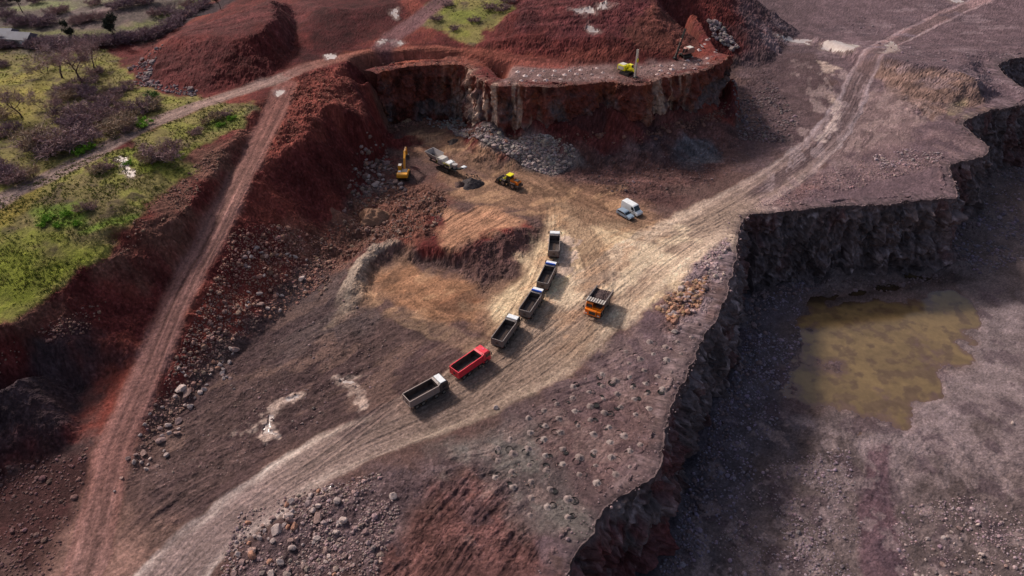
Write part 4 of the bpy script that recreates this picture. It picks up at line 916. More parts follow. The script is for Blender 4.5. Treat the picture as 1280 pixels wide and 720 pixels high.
def plant(nm, px, proto, s, label, cat, group, rg, base=1.0, w=None):
    q = PXY([px])[0]; x, y = float(q[0]), float(q[1]); r = bpy.data.objects.new(nm, None); COL.objects.link(r); r.empty_display_size = .3
    r.location = (x, y, g1(x, y) - .05); r.rotation_euler = (0, 0, rg.uniform(0, 6.28)); w = w or 1.0; r.scale = (s * w * rg.uniform(.9, 1.15), s * w * rg.uniform(.9, 1.15), s)
    tag(r, label, cat, group)
    link('trunk', proto[0], r); link('crown', proto[1], r); return r
rt = np.random.default_rng(19)
for k, (px, s, w, lab) in enumerate([((103,103),1.15,1.25,'largest bare tree on the grass, its wide grey-brown crown left of the red spoil heap'), ((78,98),1.0,1.3,'wide bare tree standing left of the largest bare tree'), ((58,92),.9,1.2,'bare tree at the left end of the big clump on the grass'),
        ((118,86),.85,1.1,'bare tree behind the right side of the big clump'), ((28,147),.85,1.0,'bare tree standing alone near the left edge above the dirt road'), ((58,137),.85,.9,'slender leaning bare tree right of the lone tree near the left edge'), ((70,146),.5,1.0,'small bare tree between the shrubs above the dirt road')]):
    plant('bare_tree', px, TREES[k % 3], s, lab, 'tree', None, rt, w=w)
SH = [((95,117),1.5,1.4),((112,121),1.3,1.4),((84,125),1.2,1.3),((90,152),1.9,1.4),((108,152),1.7,1.4),((98,160),1.4,1.4),((52,184),1.9,1.5),((68,188),2.0,1.6),((88,186),1.9,1.5),((104,180),1.4,1.3),((148,166),1.7,1.4),((160,162),1.3,1.3),((152,142),1.3,1.3),((176,140),1.4,1.3),((165,148),1.1,1.2),
      ((128,134),1.4,1.3),((140,128),1.2,1.2),((122,142),1.3,1.3),((190,137),1.3,1.3),((132,152),1.1,1.2),((118,168),1.0,1.2),((15,166),1.2,1.2),((4,148),1.2,1.3),((0,172),1.0,1.2),((22,228),1.4,1.3),((6,222),1.3,1.3),((38,222),1.1,1.2),((-6,210),1.2,1.3),((160,112),1.0,1.2),((150,118),1.0,1.2),((136,116),.9,1.2),((112,103),1.0,1.3),((122,93),1.0,1.3),((4,84),.9,1.2)]
for k, (px, s, w) in enumerate(SH): plant('shrub', px, SHRUBS[(k * 7) % 4], s, 'leafless purple-brown shrub on the grass above the dirt road', 'shrub', 'shrubs above the dirt road', rt, w=w)
SH2 = [((200,200),1.5,1.4),((186,203),1.2,1.3),((214,192),1.3,1.2),((122,216),.9,1.2),((134,212),.9,1.2),((102,264),.7,1.2),((112,262),.7,1.2),((270,150),.9,1.2),((282,146),.7,1.2),((258,156),.7,1.1),((246,168),.7,1.2)]
for k, (px, s, w) in enumerate(SH2): plant('shrub', px, SHRUBS[2 if k % 2 else 0], s, 'leafless brown shrub on the grass between the dirt road and the pit', 'shrub', 'shrubs below the dirt road', rt, w=w)
for k, (px, s, lab) in enumerate([((178,158),1.3,'bright green bush on the upper side of the dirt road'), ((190,122),1.1,'dark green bush at the foot of the red spoil heap'), ((110,186),1.2,'low green bush right of the wide shrubs by the dirt road'), ((100,192),1.0,'low green bush in front of the wide shrubs by the dirt road'),
        ((84,270),.7,None), ((60,275),.7,None), ((72,284),.6,None), ((96,282),.6,None), ((54,284),.6,None), ((290,150),.7,None), ((276,158),.6,None), ((160,205),.6,None)]):
    plant('green_bush', px, GREENS[0 if k != 1 else 1], s, lab or 'low bright green bush on the grass below the dirt road', 'bush', None if lab else 'green bushes below the dirt road', rt, w=1.3)
FAR = [((0,59),1.3),((10,60),1.1),((42,59),1.2),((52,58),1.4),((62,58),1.2),((76,59),1.5),((100,57),1.4),((112,58),1.4),((126,58),1.5),((138,57),1.4),((152,54),1.5),((165,52),1.4),((178,50),1.5),((190,47),1.4),((202,44),1.3),((213,38),1.4),((222,30),1.3),((232,22),1.4),((245,14),1.2),((256,8),1.2)]
for px, s in FAR: plant('shrub', px, SHRUBS[3], s, 'dark shrub in the hedge line beyond the grass', 'shrub', 'hedge line beyond the grass', rt, w=1.5)
FAR2 = [((95,30),.9),((104,28),.8),((112,26),.9),((125,24),.9),((60,31),1.1),((50,33),1.0),((36,30),1.0),((22,33),1.0),((70,18),.9),((80,16),.9),((10,22),1.0),((145,12),1.0),((160,8),1.0),((175,6),.9),((186,4),1.0),((120,6),.9),((210,18),1.0),((196,20),.9),((235,8),.8),((5,6),1.1),((45,4),1.0)]
for px, s in FAR2: plant('shrub', px, SHRUBS[3 if s > .95 else 0], s * 1.3, 'small bare shrub scattered over the far field', 'shrub', 'shrubs on the far field', rt, w=1.3)
for px, s, lab in [((29,16),1.4,'tall dark evergreen tree alone on the far field'), ((90,54),1.0,'dark evergreen tree in the hedge line'), ((147,54),1.3,'thin dark evergreen tree in the hedge line left of the red spoil heap'), ((276,12),1.0,'dark evergreen tree behind the red spoil heap')]:
    plant('evergreen_tree', px, EVERG[0], s, lab, 'tree', None, rt, w=.7)
for px, s in [((612,12),1.0),((628,14),1.1),((592,28),.8),((568,38),.7),((545,26),.8),((634,4),1.1),((560,8),.8)]: plant('shrub', px, SHRUBS[1], s, 'dark shrub on the grassy patch behind the red road', 'shrub', 'shrubs on the grassy patch', rt, w=1.3)
# tufts of grass
def tufts(px, n_, cols, rg, h=(.1, .28), gate=None):
    P = inside(px, n_, rg); k = fbm(P[:, 0] / 4, P[:, 1] / 4, 3, 91); P = P[rg.random(len(P)) < .5 + .7 * k]
    n_ = len(P); B = 5; z = gz(P[:, 0], P[:, 1]); hh = rg.uniform(*h, n_); V = []; a0 = rg.uniform(0, 6.28, (n_, B)) ; 
    a = a0; c, s = np.cos(a), np.sin(a); L = hh[:, None] * rg.uniform(.6, 1.2, (n_, B)); bx = P[:, 0:1] + c * .12; by = P[:, 1:2] + s * .12; wd = .09
    p0 = np.stack([bx - s * wd, by + c * wd, np.repeat(z[:, None], B, 1)], -1); p1 = np.stack([bx + s * wd, by - c * wd, np.repeat(z[:, None], B, 1)], -1); p2 = np.stack([bx + c * L * .8, by + s * L * .8, z[:, None] + L], -1)
    V = np.stack([p0, p1, p2], 2).reshape(-1, 3); cc = np.array([alb(*q) for q in cols])[rg.integers(0, len(cols), n_)] * rg.uniform(.65, 1.25, (n_, 1)); cc = np.repeat(cc, B * 3, 0)
    return V, cc
tv, tc_ = [], []
for g, n_, cl in ((GRASS[0], 7000, [(108,106,42),(98,102,36),(118,104,56)]), (GRASS[1], 6000, [(120,106,56),(108,92,60),(116,112,44)]), (GRASS[2], 2500, [(112,112,44),(104,90,56)]), (GRASS[3], 1200, [(96,96,48),(88,76,56)])):
    v, c = tufts([(max(-40, p[0]), p[1]) for p in g], n_, cl, rt); tv.append(v); tc_.append(c)
tv = np.concatenate(tv); o = link('grass_tufts', mesh_np('grass_tufts', tv, np.arange(len(tv)).reshape(-1, 3), M_LEAF, np.clip(np.concatenate(tc_), .01, .6))); o['kind'] = 'stuff'
print('plants', round(time.time() - T0, 1))
# ------------------------------------------------------------------ machines
class MB:
    def __init__(s): s.v = []; s.f = []
    def add(s, v, f):
        b = len(s.v); s.v += [tuple(p) for p in v]; s.f += [tuple(b + i for i in q) for q in f]; return s
    def box(s, x0, x1, y0, y1, z0, z1):
        return s.add([(x0,y0,z0),(x1,y0,z0),(x1,y1,z0),(x0,y1,z0),(x0,y0,z1),(x1,y0,z1),(x1,y1,z1),(x0,y1,z1)], [(0,3,2,1),(4,5,6,7),(0,1,5,4),(1,2,6,5),(2,3,7,6),(3,0,4,7)])
    def prism(s, poly, y0, y1, ins=0.0):
        """side profile in x, z (counter-clockwise seen from -y) carried from y0 to y1"""
        n = len(poly); v = [(x, y0, z) for x, z in poly] + [(x, y1, z) for x, z in poly]
        return s.add(v, [tuple(range(n)), tuple(range(2 * n - 1, n - 1, -1))] + [(i, n + i, n + (i + 1) % n, (i + 1) % n) for i in range(n)])
    def loft(s, secs):
        """rings of equal length, capped"""
        n = len(secs[0]); v = [p for r in secs for p in r]; f = [tuple(range(n - 1, -1, -1)), tuple((len(secs) - 1) * n + i for i in range(n))]
        for k in range(len(secs) - 1):
            for i in range(n): f.append((k * n + i, k * n + (i + 1) % n, (k + 1) * n + (i + 1) % n, (k + 1) * n + i))
        return s.add(v, f)
    def cyl(s, a, b, r, r2=None, n=14):
        a, b = Vector(a), Vector(b); d = (b - a).normalized(); u = d.orthogonal().normalized(); w = d.cross(u); r2 = r if r2 is None else r2
        R = [[tuple(P + u * q * math.cos(2*PI*i/n) + w * q * math.sin(2*PI*i/n)) for i in range(n)] for P, q in ((a, r), (b, r2))]
        return s.loft(R)
    def tyre(s, c, r, wd, n=20):
        x, y, z = c; prof = [(-.5, .62), (-.5, .9), (-.36, 1), (.36, 1), (.5, .9), (.5, .62)]; R = []
        for i in range(n):
            a = 2 * PI * i / n; rr = r * (1.02 if i % 2 else .985); R.append([(x + rr * q * math.cos(a), y + wd * p, z + rr * q * math.sin(a)) for p, q in prof])
        m = len(prof); b = len(s.v); s.v += [p for r_ in R for p in r_]
        for i in range(n):
            for k in range(m): s.f.append((b + i*m + k, b + ((i+1)%n)*m + k, b + ((i+1)%n)*m + (k+1)%m, b + i*m + (k+1)%m))
        return s
    def beam(s, pts, wy, th, y=0.0):
        """boom of varying depth through points in x, z"""
        P = [Vector((p[0], 0, p[1])) for p in pts]; secs = []
        for i, p in enumerate(P):
            t = (P[min(i+1, len(P)-1)] - P[max(i-1, 0)]).normalized(); nn = Vector((-t.z, 0, t.x)); h = th[i] / 2
            A, B = p + nn * h, p - nn * h; secs.append([(A.x, y - wy/2, A.z), (A.x, y + wy/2, A.z), (B.x, y + wy/2, B.z), (B.x, y - wy/2, B.z)])
        return s.loft(secs)
    def build(s, name, m, parent=None, bevel=0.0, smooth=False):
        me = bpy.data.meshes.new(name); me.from_pydata(s.v, [], s.f); me.update()
        bm = bmesh.new(); bm.from_mesh(me); bmesh.ops.recalc_face_normals(bm, faces=bm.faces)
        if bevel: bmesh.ops.bevel(bm, geom=bm.edges[:], offset=bevel, segments=1, affect='EDGES', clamp_overlap=True)
        bm.to_mesh(me); bm.free(); me.materials.append(m)
        if smooth: me.polygons.foreach_set('use_smooth', [True] * len(me.polygons))
        return link(name, me, parent)
def thing(name, label, cat, px, to, group=None, z=None):
    a, b = PXY([px, to]); x, y = float(a[0]), float(a[1]); h = math.atan2(b[1] - a[1], b[0] - a[0])
    o = bpy.data.objects.new(name, None); COL.objects.link(o); o.empty_display_size = .5; o.rotation_euler = (0, 0, h)
    q = np.array([(x + dx * math.cos(h) - dy * math.sin(h), y + dx * math.sin(h) + dy * math.cos(h)) for dx in (-2, 0, 2) for dy in (-1, 0, 1)])
    o.location = (x, y, float(np.mean(gz(q[:, 0], q[:, 1]))) if z is None else z); return tag(o, label, cat, group)
DUST = tuple(alb(150, 124, 104))
def paint_m(n, c, rough=.45, damt=.35, spec=.5, metal=0.0): return mat(n, tuple(alb(*c)), rough, metal, dirt=DUST, dscale=1.6, damt=damt, spec=spec)
P_WHITE = paint_m('white_paint', (236,236,238), .4, .25); P_RED = paint_m('red_paint', (226,14,50), .42, .28); P_DARK = paint_m('dark_paint', (44,40,44), .4, .25); P_BLUE = paint_m('blue_paint', (40,92,190), .35, .12)
P_GREYB = paint_m('grey_body', (96,88,88), .55, .4); P_BROWNB = paint_m('brown_grey_body', (128,112,108), .55, .45); P_STEEL = mat('worn_steel', tuple(alb(58,50,50)), .5, .4, dirt=tuple(alb(126,108,98)), dscale=1.2, damt=.55)
P_TYRE = mat('tyre_rubber', (.018, .017, .017), .9, dirt=tuple(alb(96,80,70)), dscale=3, damt=.5, spec=.2); P_RIM = mat('rim_metal', tuple(alb(120,112,108)), .5, .5, dirt=DUST, dscale=3, damt=.6); P_FRAME = mat('frame_black', (.02, .02, .02), .6, dirt=tuple(alb(90,76,66)), dscale=2, damt=.4)
P_GLASS = mat('cab_glass', (.012, .016, .02), .06, spec=.7, dirt=(.05, .045, .04), dscale=3, damt=.3); P_LAMP = mat('lamp_glass', (.6, .6, .58), .15, dirt=(.4, .38, .34), dscale=6); P_TAIL = mat('tail_lamp', (.35, .01, .01), .25, dirt=(.2, .03, .02), dscale=6)
P_ORANGE = paint_m('orange_paint', (252,104,0), .35, .06); P_YEL = paint_m('yellow_paint', (255,196,20), .4, .08); P_EXC = paint_m('amber_paint', (255,138,14), .4, .08); P_PALE = paint_m('pale_grey_paint', (188,180,170), .5, .4); P_GREYH = paint_m('grey_steel_paint', (150,142,140), .5, .4)
P_SILVER = paint_m('blue_grey_paint', (122,136,150), .3, .12, .6); P_BELT = mat('belt_rubber', (.02, .02, .02), .85, dirt=tuple(alb(92,80,74)), dscale=2, damt=.6); P_LOAD = mat('dark_load', tuple(alb(58,46,46)), .95, dirt=tuple(alb(98,82,78)), dscale=2.5, damt=.7, bump=.1, bscale=4, spec=.1)
P_RUSTY = paint_m('faded_red_paint', (150,96,84), .6, .4)

def wheel(root, x, y, z, r, wd, side, dual=False):
    t = MB().tyre((0, 0, 0), r, wd)
    if dual: t.tyre((0, -side * wd * 1.12, 0), r, wd)
    o = t.build('wheel', P_TYRE, root); o.location = (x, y, z)
    MB().cyl((0, -.30 * wd * side, 0), (0, .36 * wd * side, 0), r * .63, n=16).cyl((0, .34 * wd * side, 0), (0, .5 * wd * side, 0), r * .3, r * .22, n=10).build('rim', P_RIM, o)

def tipper(px, to, label, cabm, roofm, bodym, deflect=None, dark_cab_top=False):
    R = thing('dump_truck', label, 'dump truck', px, to, 'dump trucks queueing on the haul road')
    MB().box(-3.7, 3.6, -.5, -.34, .78, 1.04).box(-3.7, 3.6, .34, .5, .78, 1.04).box(-3.2, -3.0, -.34, .34, .8, 1.0).box(1.0, 1.2, -.34, .34, .8, 1.0).cyl((-2.75, -.9, .5), (-2.75, .9, .5), .12).cyl((-1.45, -.9, .5), (-1.45, .9, .5), .12).cyl((1.25, -.9, .5), (1.25, .9, .5), .1).cyl((2.85, -.9, .5), (2.85, .9, .5), .1).build('chassis', P_FRAME, R)
    for x in (2.85, 1.25):
        for s in (-1, 1): wheel(R, x, s * 1.02, .5, .5, .32, s)
    for x in (-1.45, -2.75):
        for s in (-1, 1): wheel(R, x, s * 1.06, .5, .5, .28, s, True)
    # cab
    side = [(2.05,.62),(2.42,.62),(2.5,.95),(2.7,1.1),(3.0,1.1),(3.25,.95),(3.32,.55),(3.86,.55),(3.92,.75),(3.92,1.62),(3.74,2.62),(3.5,2.86),(2.2,2.9),(2.05,2.8)]
    cab = MB().prism(side, -1.19, 1.19).build('cab', cabm, R, .035)
    MB().add([(3.905,-1.08,1.7),(3.905,1.08,1.7),(3.765,1.02,2.54),(3.765,-1.02,2.54),(3.945,-1.08,1.7),(3.945,1.08,1.7),(3.785,1.02,2.55),(3.785,-1.02,2.55)], [(0,1,2,3),(4,7,6,5),(0,4,5,1),(1,5,6,2),(2,6,7,3),(3,7,4,0)]).build('windscreen', P_GLASS, cab)
    for s in (-1, 1):
        y0, y1 = (1.185, 1.215) if s > 0 else (-1.215, -1.185)
        MB().prism([(2.62,1.72),(3.74,1.72),(3.6,2.5),(2.62,2.5)], y0, y1).build('side_window', P_GLASS, cab)
        MB().cyl((3.72, s * 1.19, 2.5), (3.86, s * 1.44, 2.42), .025, n=6).box(3.8, 3.88, s * 1.44 - .1, s * 1.44 + .1, 1.85, 2.45).build('mirror', P_FRAME, cab)
        MB().box(3.9, 3.97, s * .86 - .18, s * .86 + .18, .82, 1.0).build('headlight', P_LAMP, cab)
        MB().box(2.1, 2.5, s * 1.16 - .14, s * 1.16 + .1, 1.0, 1.06).box(-3.35, -.85, s * 1.07 - .26, s * 1.07 + .2, 1.05, 1.09).build('mudguard', P_FRAME, R)
        MB().box(-3.86, -3.78, s * .95 - .16, s * .95 + .16, .84, 1.0).build('tail_lamp', P_TAIL, R)
        MB().cyl((-.9 + .2, s * .92, .72), (.55, s * .92, .72), .27, n=12).build('fuel_tank', P_RIM if s > 0 else P_FRAME, R)
    MB().box(3.9, 4.02, -1.17, 1.17, .5, .8).build('bumper', P_FRAME if cabm is not P_RED else P_RED, cab, .02)
    MB().box(3.915, 3.95, -.7, .7, 1.05, 1.55).build('grille', P_FRAME, cab)
    rp = MB().prism([(2.28,2.89),(3.46,2.875),(3.4,2.97),(2.34,3.0)], -1.1, 1.1).build('roof_panel', roofm, cab, .02)
    if deflect: MB().prism([(2.12,2.9),(2.62,2.99),(2.42,3.22),(2.16,3.26)], -1.05, 1.05).build('wind_deflector', deflect, cab, .02)
    if roofm is P_RED: MB().box(2.9, 3.25, -.3, .3, 2.98, 3.03).build('roof_hatch', paint_m('pink_hatch', (236,70,100), .4, .1), cab, .02)
    MB().cyl((2.0, -.85, 1.0), (2.0, -.85, 3.0), .07, n=8).build('exhaust_pipe', P_RIM, R)
    # dump body
    x0, x1, zb, zt, w = -3.95, 1.92, 1.14, 2.62, 1.22
    b = MB().box(x0, x1, -w, w, zb, zb + .1).box(x1 - .08, x1, -w, w, zb + .1, zt + .12).prism([(x1 - .1, zt + .06),(x1 + .2, zt + .2),(x1 + .2, zt + .26),(x1 - .1, zt + .14)], -w, w)
    for s in (-1, 1):
        ya, yb = sorted((s * w, s * (w - .07))); b.box(x0, x1 - .08, ya, yb, zb + .1, zt)
        yc, yd = sorted((s * (w - .1), s * (w + .05))); b.box(x0, x1, yc, yd, zt, zt + .1)
        for k in range(7):
            xx = x0 + .25 + k * .92; ye, yf = sorted((s * w, s * (w + .06))); b.box(xx, xx + .11, ye, yf, zb + .04, zt)
    body = b.build('dump_body', bodym, R)
    MB().prism([(x0 + .06, zb + .105),(x1 - .09, zb + .105),(x1 - .09, zb + .34),(x1 - .6, zb + .14),(x0 + .06, zb + .13)], -w + .08, w - .08).build('body_floor', P_STEEL, body)
    ln = MB().box(x1 - .1, x1 - .085, -w + .08, w - .08, zb + .12, zt + .02)
    for s in (-1, 1): ln.box(x0 + .03, x1 - .1, *sorted((s * (w - .075), s * (w - .095))), zb + .12, zt - .06)
    ln.build('body_liner', P_STEEL, body)
    MB().prism([(x0 + .3, zb + .135),(x1 - 1.1, zb + .135),(x1 - 1.3, zb + .15),(x0 + .4, zb + .15)], -.2, .34).build('dust_streak', mat('pale_dust', DUST, .95, dirt=tuple(alb(110,92,82)), dscale=2, damt=.8), body)
    g = MB().box(x0 - .07, x0 - .005, -w, w, zb - .02, zt + .02)
    for yy in (-w, -.42, .34, w - .08): g.box(x0 - .13, x0 - .07, yy, yy + .08, zb, zt)
    g.box(x0 - .13, x0 - .07, -w, w, zt - .1, zt + .02).box(x0 - .13, x0 - .07, -w, w, zb, zb + .1).build('tailgate', bodym, body)
    MB().box(x0 - .10, x0 - .072, -.3, .24, zb + .35, zb + .85).build('tailgate_panel', P_STEEL, body)
    MB().box(-3.8, -3.72, -1.15, 1.15, .55, .7).build('underrun_bar', P_FRAME, R)
    return R
Q = [((534,497),(566,480),'tipper truck with brown-grey body and white cab roof, last in the queue',P_DARK,P_WHITE,P_BROWNB,None), ((589,461),(612,446),'bright red tipper truck in the queue on the haul road',P_RED,P_RED,P_RED,None),
     ((633,422),(648,402),'grey tipper truck with plain white roof directly ahead of the red truck',P_DARK,P_WHITE,P_GREYB,None), ((665,387),(678,367),'grey tipper truck with blue and white roof, level with the orange haul truck',P_DARK,P_WHITE,P_GREYB,P_BLUE),
     ((684,352),(693,333),'grey tipper truck with blue and white roof right behind the leading truck',P_DARK,P_WHITE,P_GREYB,P_BLUE), ((692.5,313),(694,291),'dark tipper truck with white roof at the head of the queue',P_DARK,P_WHITE,P_GREYB,None)]
for a in Q: tipper(*a)

def haul_truck(px, to):
    R = thing('haul_truck', 'orange rigid haul truck with ribbed grey canopy driving down the sandy haul road', 'haul truck', px, to)
    MB().box(-4.0, 3.6, -.7, -.4, 1.0, 1.5).box(-4.0, 3.6, .4, .7, 1.0, 1.5).box(2.0, 3.4, -.5, .5, .9, 1.4).cyl((-2.2,-1.3,.95),(-2.2,1.3,.95),.3).cyl((2.1,-1.3,.95),(2.1,1.3,.95),.22).build('chassis', P_FRAME, R)
    for s in (-1, 1): wheel(R, 2.1, s * 1.62, .95, .95, .62, s); wheel(R, -2.2, s * 1.62, .95, .95, .58, s, True)
    h = MB().prism([(1.3,1.5),(4.0,1.2),(4.15,1.4),(4.12,2.45),(3.9,2.6),(1.3,2.6)], -1.0, 1.0).box(1.35, 3.95, -1.95, -1.0, 2.12, 2.5).box(1.35, 3.95, 1.0, 1.95, 2.12, 2.5).box(3.75, 4.12, -1.95, 1.95, 1.1, 1.35).box(3.6, 3.8, -1.9, -1.1, 1.35, 2.12).box(3.6, 3.8, 1.1, 1.9, 1.35, 2.12).build('hood', P_ORANGE, R, .04)
    MB().box(4.14, 4.2, -.75, .75, 1.5, 2.3).build('grille', P_FRAME, h)
    for s in (-1, 1): MB().box(4.1, 4.17, s * 1.5 - .3, s * 1.5 + .3, 1.42, 1.7).build('headlight', P_LAMP, h)
    cab = MB().prism([(1.55,2.5),(3.3,2.5),(3.2,3.6),(3.0,3.95),(1.6,3.95)], -1.9, -.25).build('cab', P_ORANGE, R, .05)
    MB().add([(3.32,-1.78,2.75),(3.32,-.37,2.75),(3.225,-.4,3.6),(3.225,-1.75,3.6),(3.29,-1.78,2.75),(3.29,-.37,2.75),(3.19,-.4,3.6),(3.19,-1.75,3.6)], [(0,1,2,3),(4,7,6,5),(0,4,5,1),(1,5,6,2),(2,6,7,3),(3,7,4,0)]).build('windscreen', P_GLASS, cab)
    for y in ((-1.93, -1.89), (-.26, -.22)): MB().prism([(1.85,2.8),(3.05,2.8),(2.98,3.6),(1.85,3.6)], *y).build('side_window', P_GLASS, cab)
    r = MB()
    for y in (-1.9, 1.9): r.cyl((1.4, y, 3.3), (3.9, y, 3.3), .03, n=6)
    for x in (1.5, 2.7, 3.85): r.cyl((x, 1.9, 2.5), (x, 1.9, 3.3), .03, n=6)
    r.cyl((3.88, -.2, 3.3), (3.88, 1.9, 3.3), .03, n=6).build('handrail', P_ORANGE, R)
    MB().prism([(1.35,2.5),(2.5,2.5),(2.5,3.0),(1.35,3.1)], .2, 1.7).build('engine_box', P_DARK, R)
    # body
    prof_o = [(-4.3, 2.35), (-1.0, 1.75), (1.2, 2.35), (1.25, 3.9)]
    b = MB()
    for s in (-1, 1):
        ya, yb = sorted((s * 2.1, s * 1.98)); b.prism([(-4.45,2.3),(-1.0,1.7),(1.2,2.3),(1.3,4.0),(-4.45,3.35)], ya, yb)
        yc, yd = sorted((s * 2.1, s * 2.2))
        for x in (-3.9, -2.8, -1.7, -.6, .5): b.box(x, x + .16, yc, yd, 2.2, 3.42 + (x + 4.4) * .1)
        b.prism([(-4.45,3.35),(1.3,4.0),(1.3,4.14),(-4.45,3.49)], *sorted((s * 1.95, s * 2.2)))
    b.prism([(-4.45,2.3),(-1.0,1.7),(1.2,2.3),(1.2,2.42),(-1.0,1.84),(-4.45,2.42)], -1.98, 1.98).prism([(1.15,2.3),(1.27,2.3),(1.4,3.98),(1.25,3.98)], -1.98, 1.98)
    body = b.build('dump_body', P_GREYB, R)
    c = MB().prism([(1.24,3.99),(3.0,4.2),(3.0,4.3),(1.24,4.1)], -2.2, 2.2).build('canopy', P_GREYB, body)
    rb = MB()
    for k in range(8):
        y = -2.1 + k * .585; rb.prism([(1.3,4.108),(2.98,4.302),(2.98,4.40),(1.3,4.24)], y, y + .2)
    rb.build('canopy_rib', P_PALE, body)
    n = 18; V = []; rg2 = np.random.default_rng(5)
    for i in range(n):
        for j in range(n):
            x = -4.2 + 5.4 * i / (n - 1); y = -1.95 + 3.9 * j / (n - 1); e = min(1, 2.2 * min(j, n - 1 - j) / n) * min(1, 2.2 * min(i + 1, n - 1 - i) / n)
            V.append((x, y, 2.75 + .055 * (x + 4) + .62 * e + rg2.uniform(-.12, .12)))
    MB().add(V, [(i * n + j, (i + 1) * n + j, (i + 1) * n + j + 1, i * n + j + 1) for i in range(n - 1) for j in range(n - 1)]).build('load', P_LOAD, body)
    for s in (-1, 1): MB().cyl((3.9, s * 2.05, 2.4), (3.9, s * 2.3, 3.0), .03, n=6).box(3.85, 3.93, s * 2.3 - .16, s * 2.3 + .16, 2.8, 3.3).build('mirror', P_FRAME, R)
    return R
ht_ = haul_truck((747,388), (732,412)); ht_.scale = (.86, .86, .86)

def road_car(nm, label, cat, px, to, prof, w, glass_front, side_wins, m, wb, r, L0, L1, roofm=None, rearg=None):
    R = thing(nm, label, cat, px, to)
    s1 = [[(x, y * (1 if z < zb else sc), z) for x, z in prof] for y, sc, zb in ()]
    zs = max(z for _, z in prof); secs = []
    for y, k in ((-w, .0), (-w * .97, .5), (w * .97, .5), (w, .0)):
        secs.append([(x, y * (1 - .14 * max(0, (z - zs * .52)) / zs), z) for x, z in prof])
    secs[0] = [(x, y * .995, z) for x, y, z in secs[0]]
    body = MB().loft([secs[0], secs[3]]).build('body', m, R, .05)
    def yat(z): return w * (1 - .14 * max(0, z - zs * .52) / zs)
    for wn in side_wins:
        for s in (-1, 1):
            v = [(x, s * (yat(z) + .006), z) for x, z in wn]; v2 = [(x, s * (yat(z) - .03), z) for x, z in wn]; n = len(wn)
            MB().add(v + v2, [tuple(range(n)), tuple(range(2*n-1, n-1, -1))] + [(i, n + i, n + (i+1)%n, (i+1)%n) for i in range(n)]).build('side_window', P_GLASS, body)
    for nm2, gl in (('windscreen', glass_front), ('rear_window', rearg)):
        if gl is None: continue
        (xa, za), (xb, zb), off = gl
        v = [(xa + off, -yat(za) * .9, za), (xa + off, yat(za) * .9, za), (xb + off, yat(zb) * .88, zb), (xb + off, -yat(zb) * .88, zb)]; v2 = [(x - 2.5 * off, y, z - .02) for x, y, z in v]
        MB().add(v + v2, [(0,1,2,3),(7,6,5,4)] + [(i, 4 + i, 4 + (i+1)%4, (i+1)%4) for i in range(4)]).build(nm2, P_GLASS, body)
    for x in wb:
        for s in (-1, 1): wheel(R, x, s * (w - .1), r, r, .22, s)
    for s in (-1, 1):
        MB().box(L1 - .12, L1 + .015, s * w * .72 - .17, s * w * .72 + .17, .62, .82).build('headlight', P_LAMP, body); MB().box(L0 - .015, L0 + .1, s * w * .82 - .1, s * w * .82 + .1, .75, 1.1).build('tail_lamp', P_TAIL, body)
        MB().box(L1 - 1.75 if zs > 2 else L1 - 1.5, (L1 - 1.75 if zs > 2 else L1 - 1.5) + .12, *sorted((s * w, s * (w + .2))), 1.05, 1.3).build('mirror', P_FRAME, body)
    MB().box(L1 - .1, L1 + .05, -w * .95, w * .95, .38, .56).box(L0 - .05, L0 + .1, -w * .95, w * .95, .38, .56).build('bumper', P_FRAME, body, .02)
    return R
van = road_car('van', 'white panel van parked behind the blue-grey car in the work area', 'van', (789,266), (799,271.5),
    [(-2.7,.4),(2.75,.38),(2.85,.6),(2.8,.98),(2.6,1.12),(1.95,1.28),(1.2,2.32),(.9,2.46),(-2.5,2.5),(-2.68,2.35),(-2.75,.8)], .98, ((1.95,1.3),(1.22,2.28),.02), [[(.55,1.4),(1.72,1.36),(1.18,2.1),(.55,2.14)]], P_WHITE, (-1.75, 1.9), .36, -2.73, 2.83)
car = road_car('car', 'blue-grey estate car parked in front of the white van', 'car', (781,271.5), (791,277),
    [(-2.2,.34),(2.2,.34),(2.28,.55),(2.2,.82),(1.95,.92),(1.05,1.02),(.35,1.5),(0,1.58),(-1.6,1.56),(-1.95,1.4),(-2.22,.95)], .88, ((1.02,1.04),(.37,1.47),.02), [[(-1.8,1.08),(.8,1.06),(.3,1.42),(-1.6,1.44)]], P_SILVER, (-1.35, 1.35), .33, -2.2, 2.26, rearg=((-2.2,1.0),(-1.97,1.38),-.02))

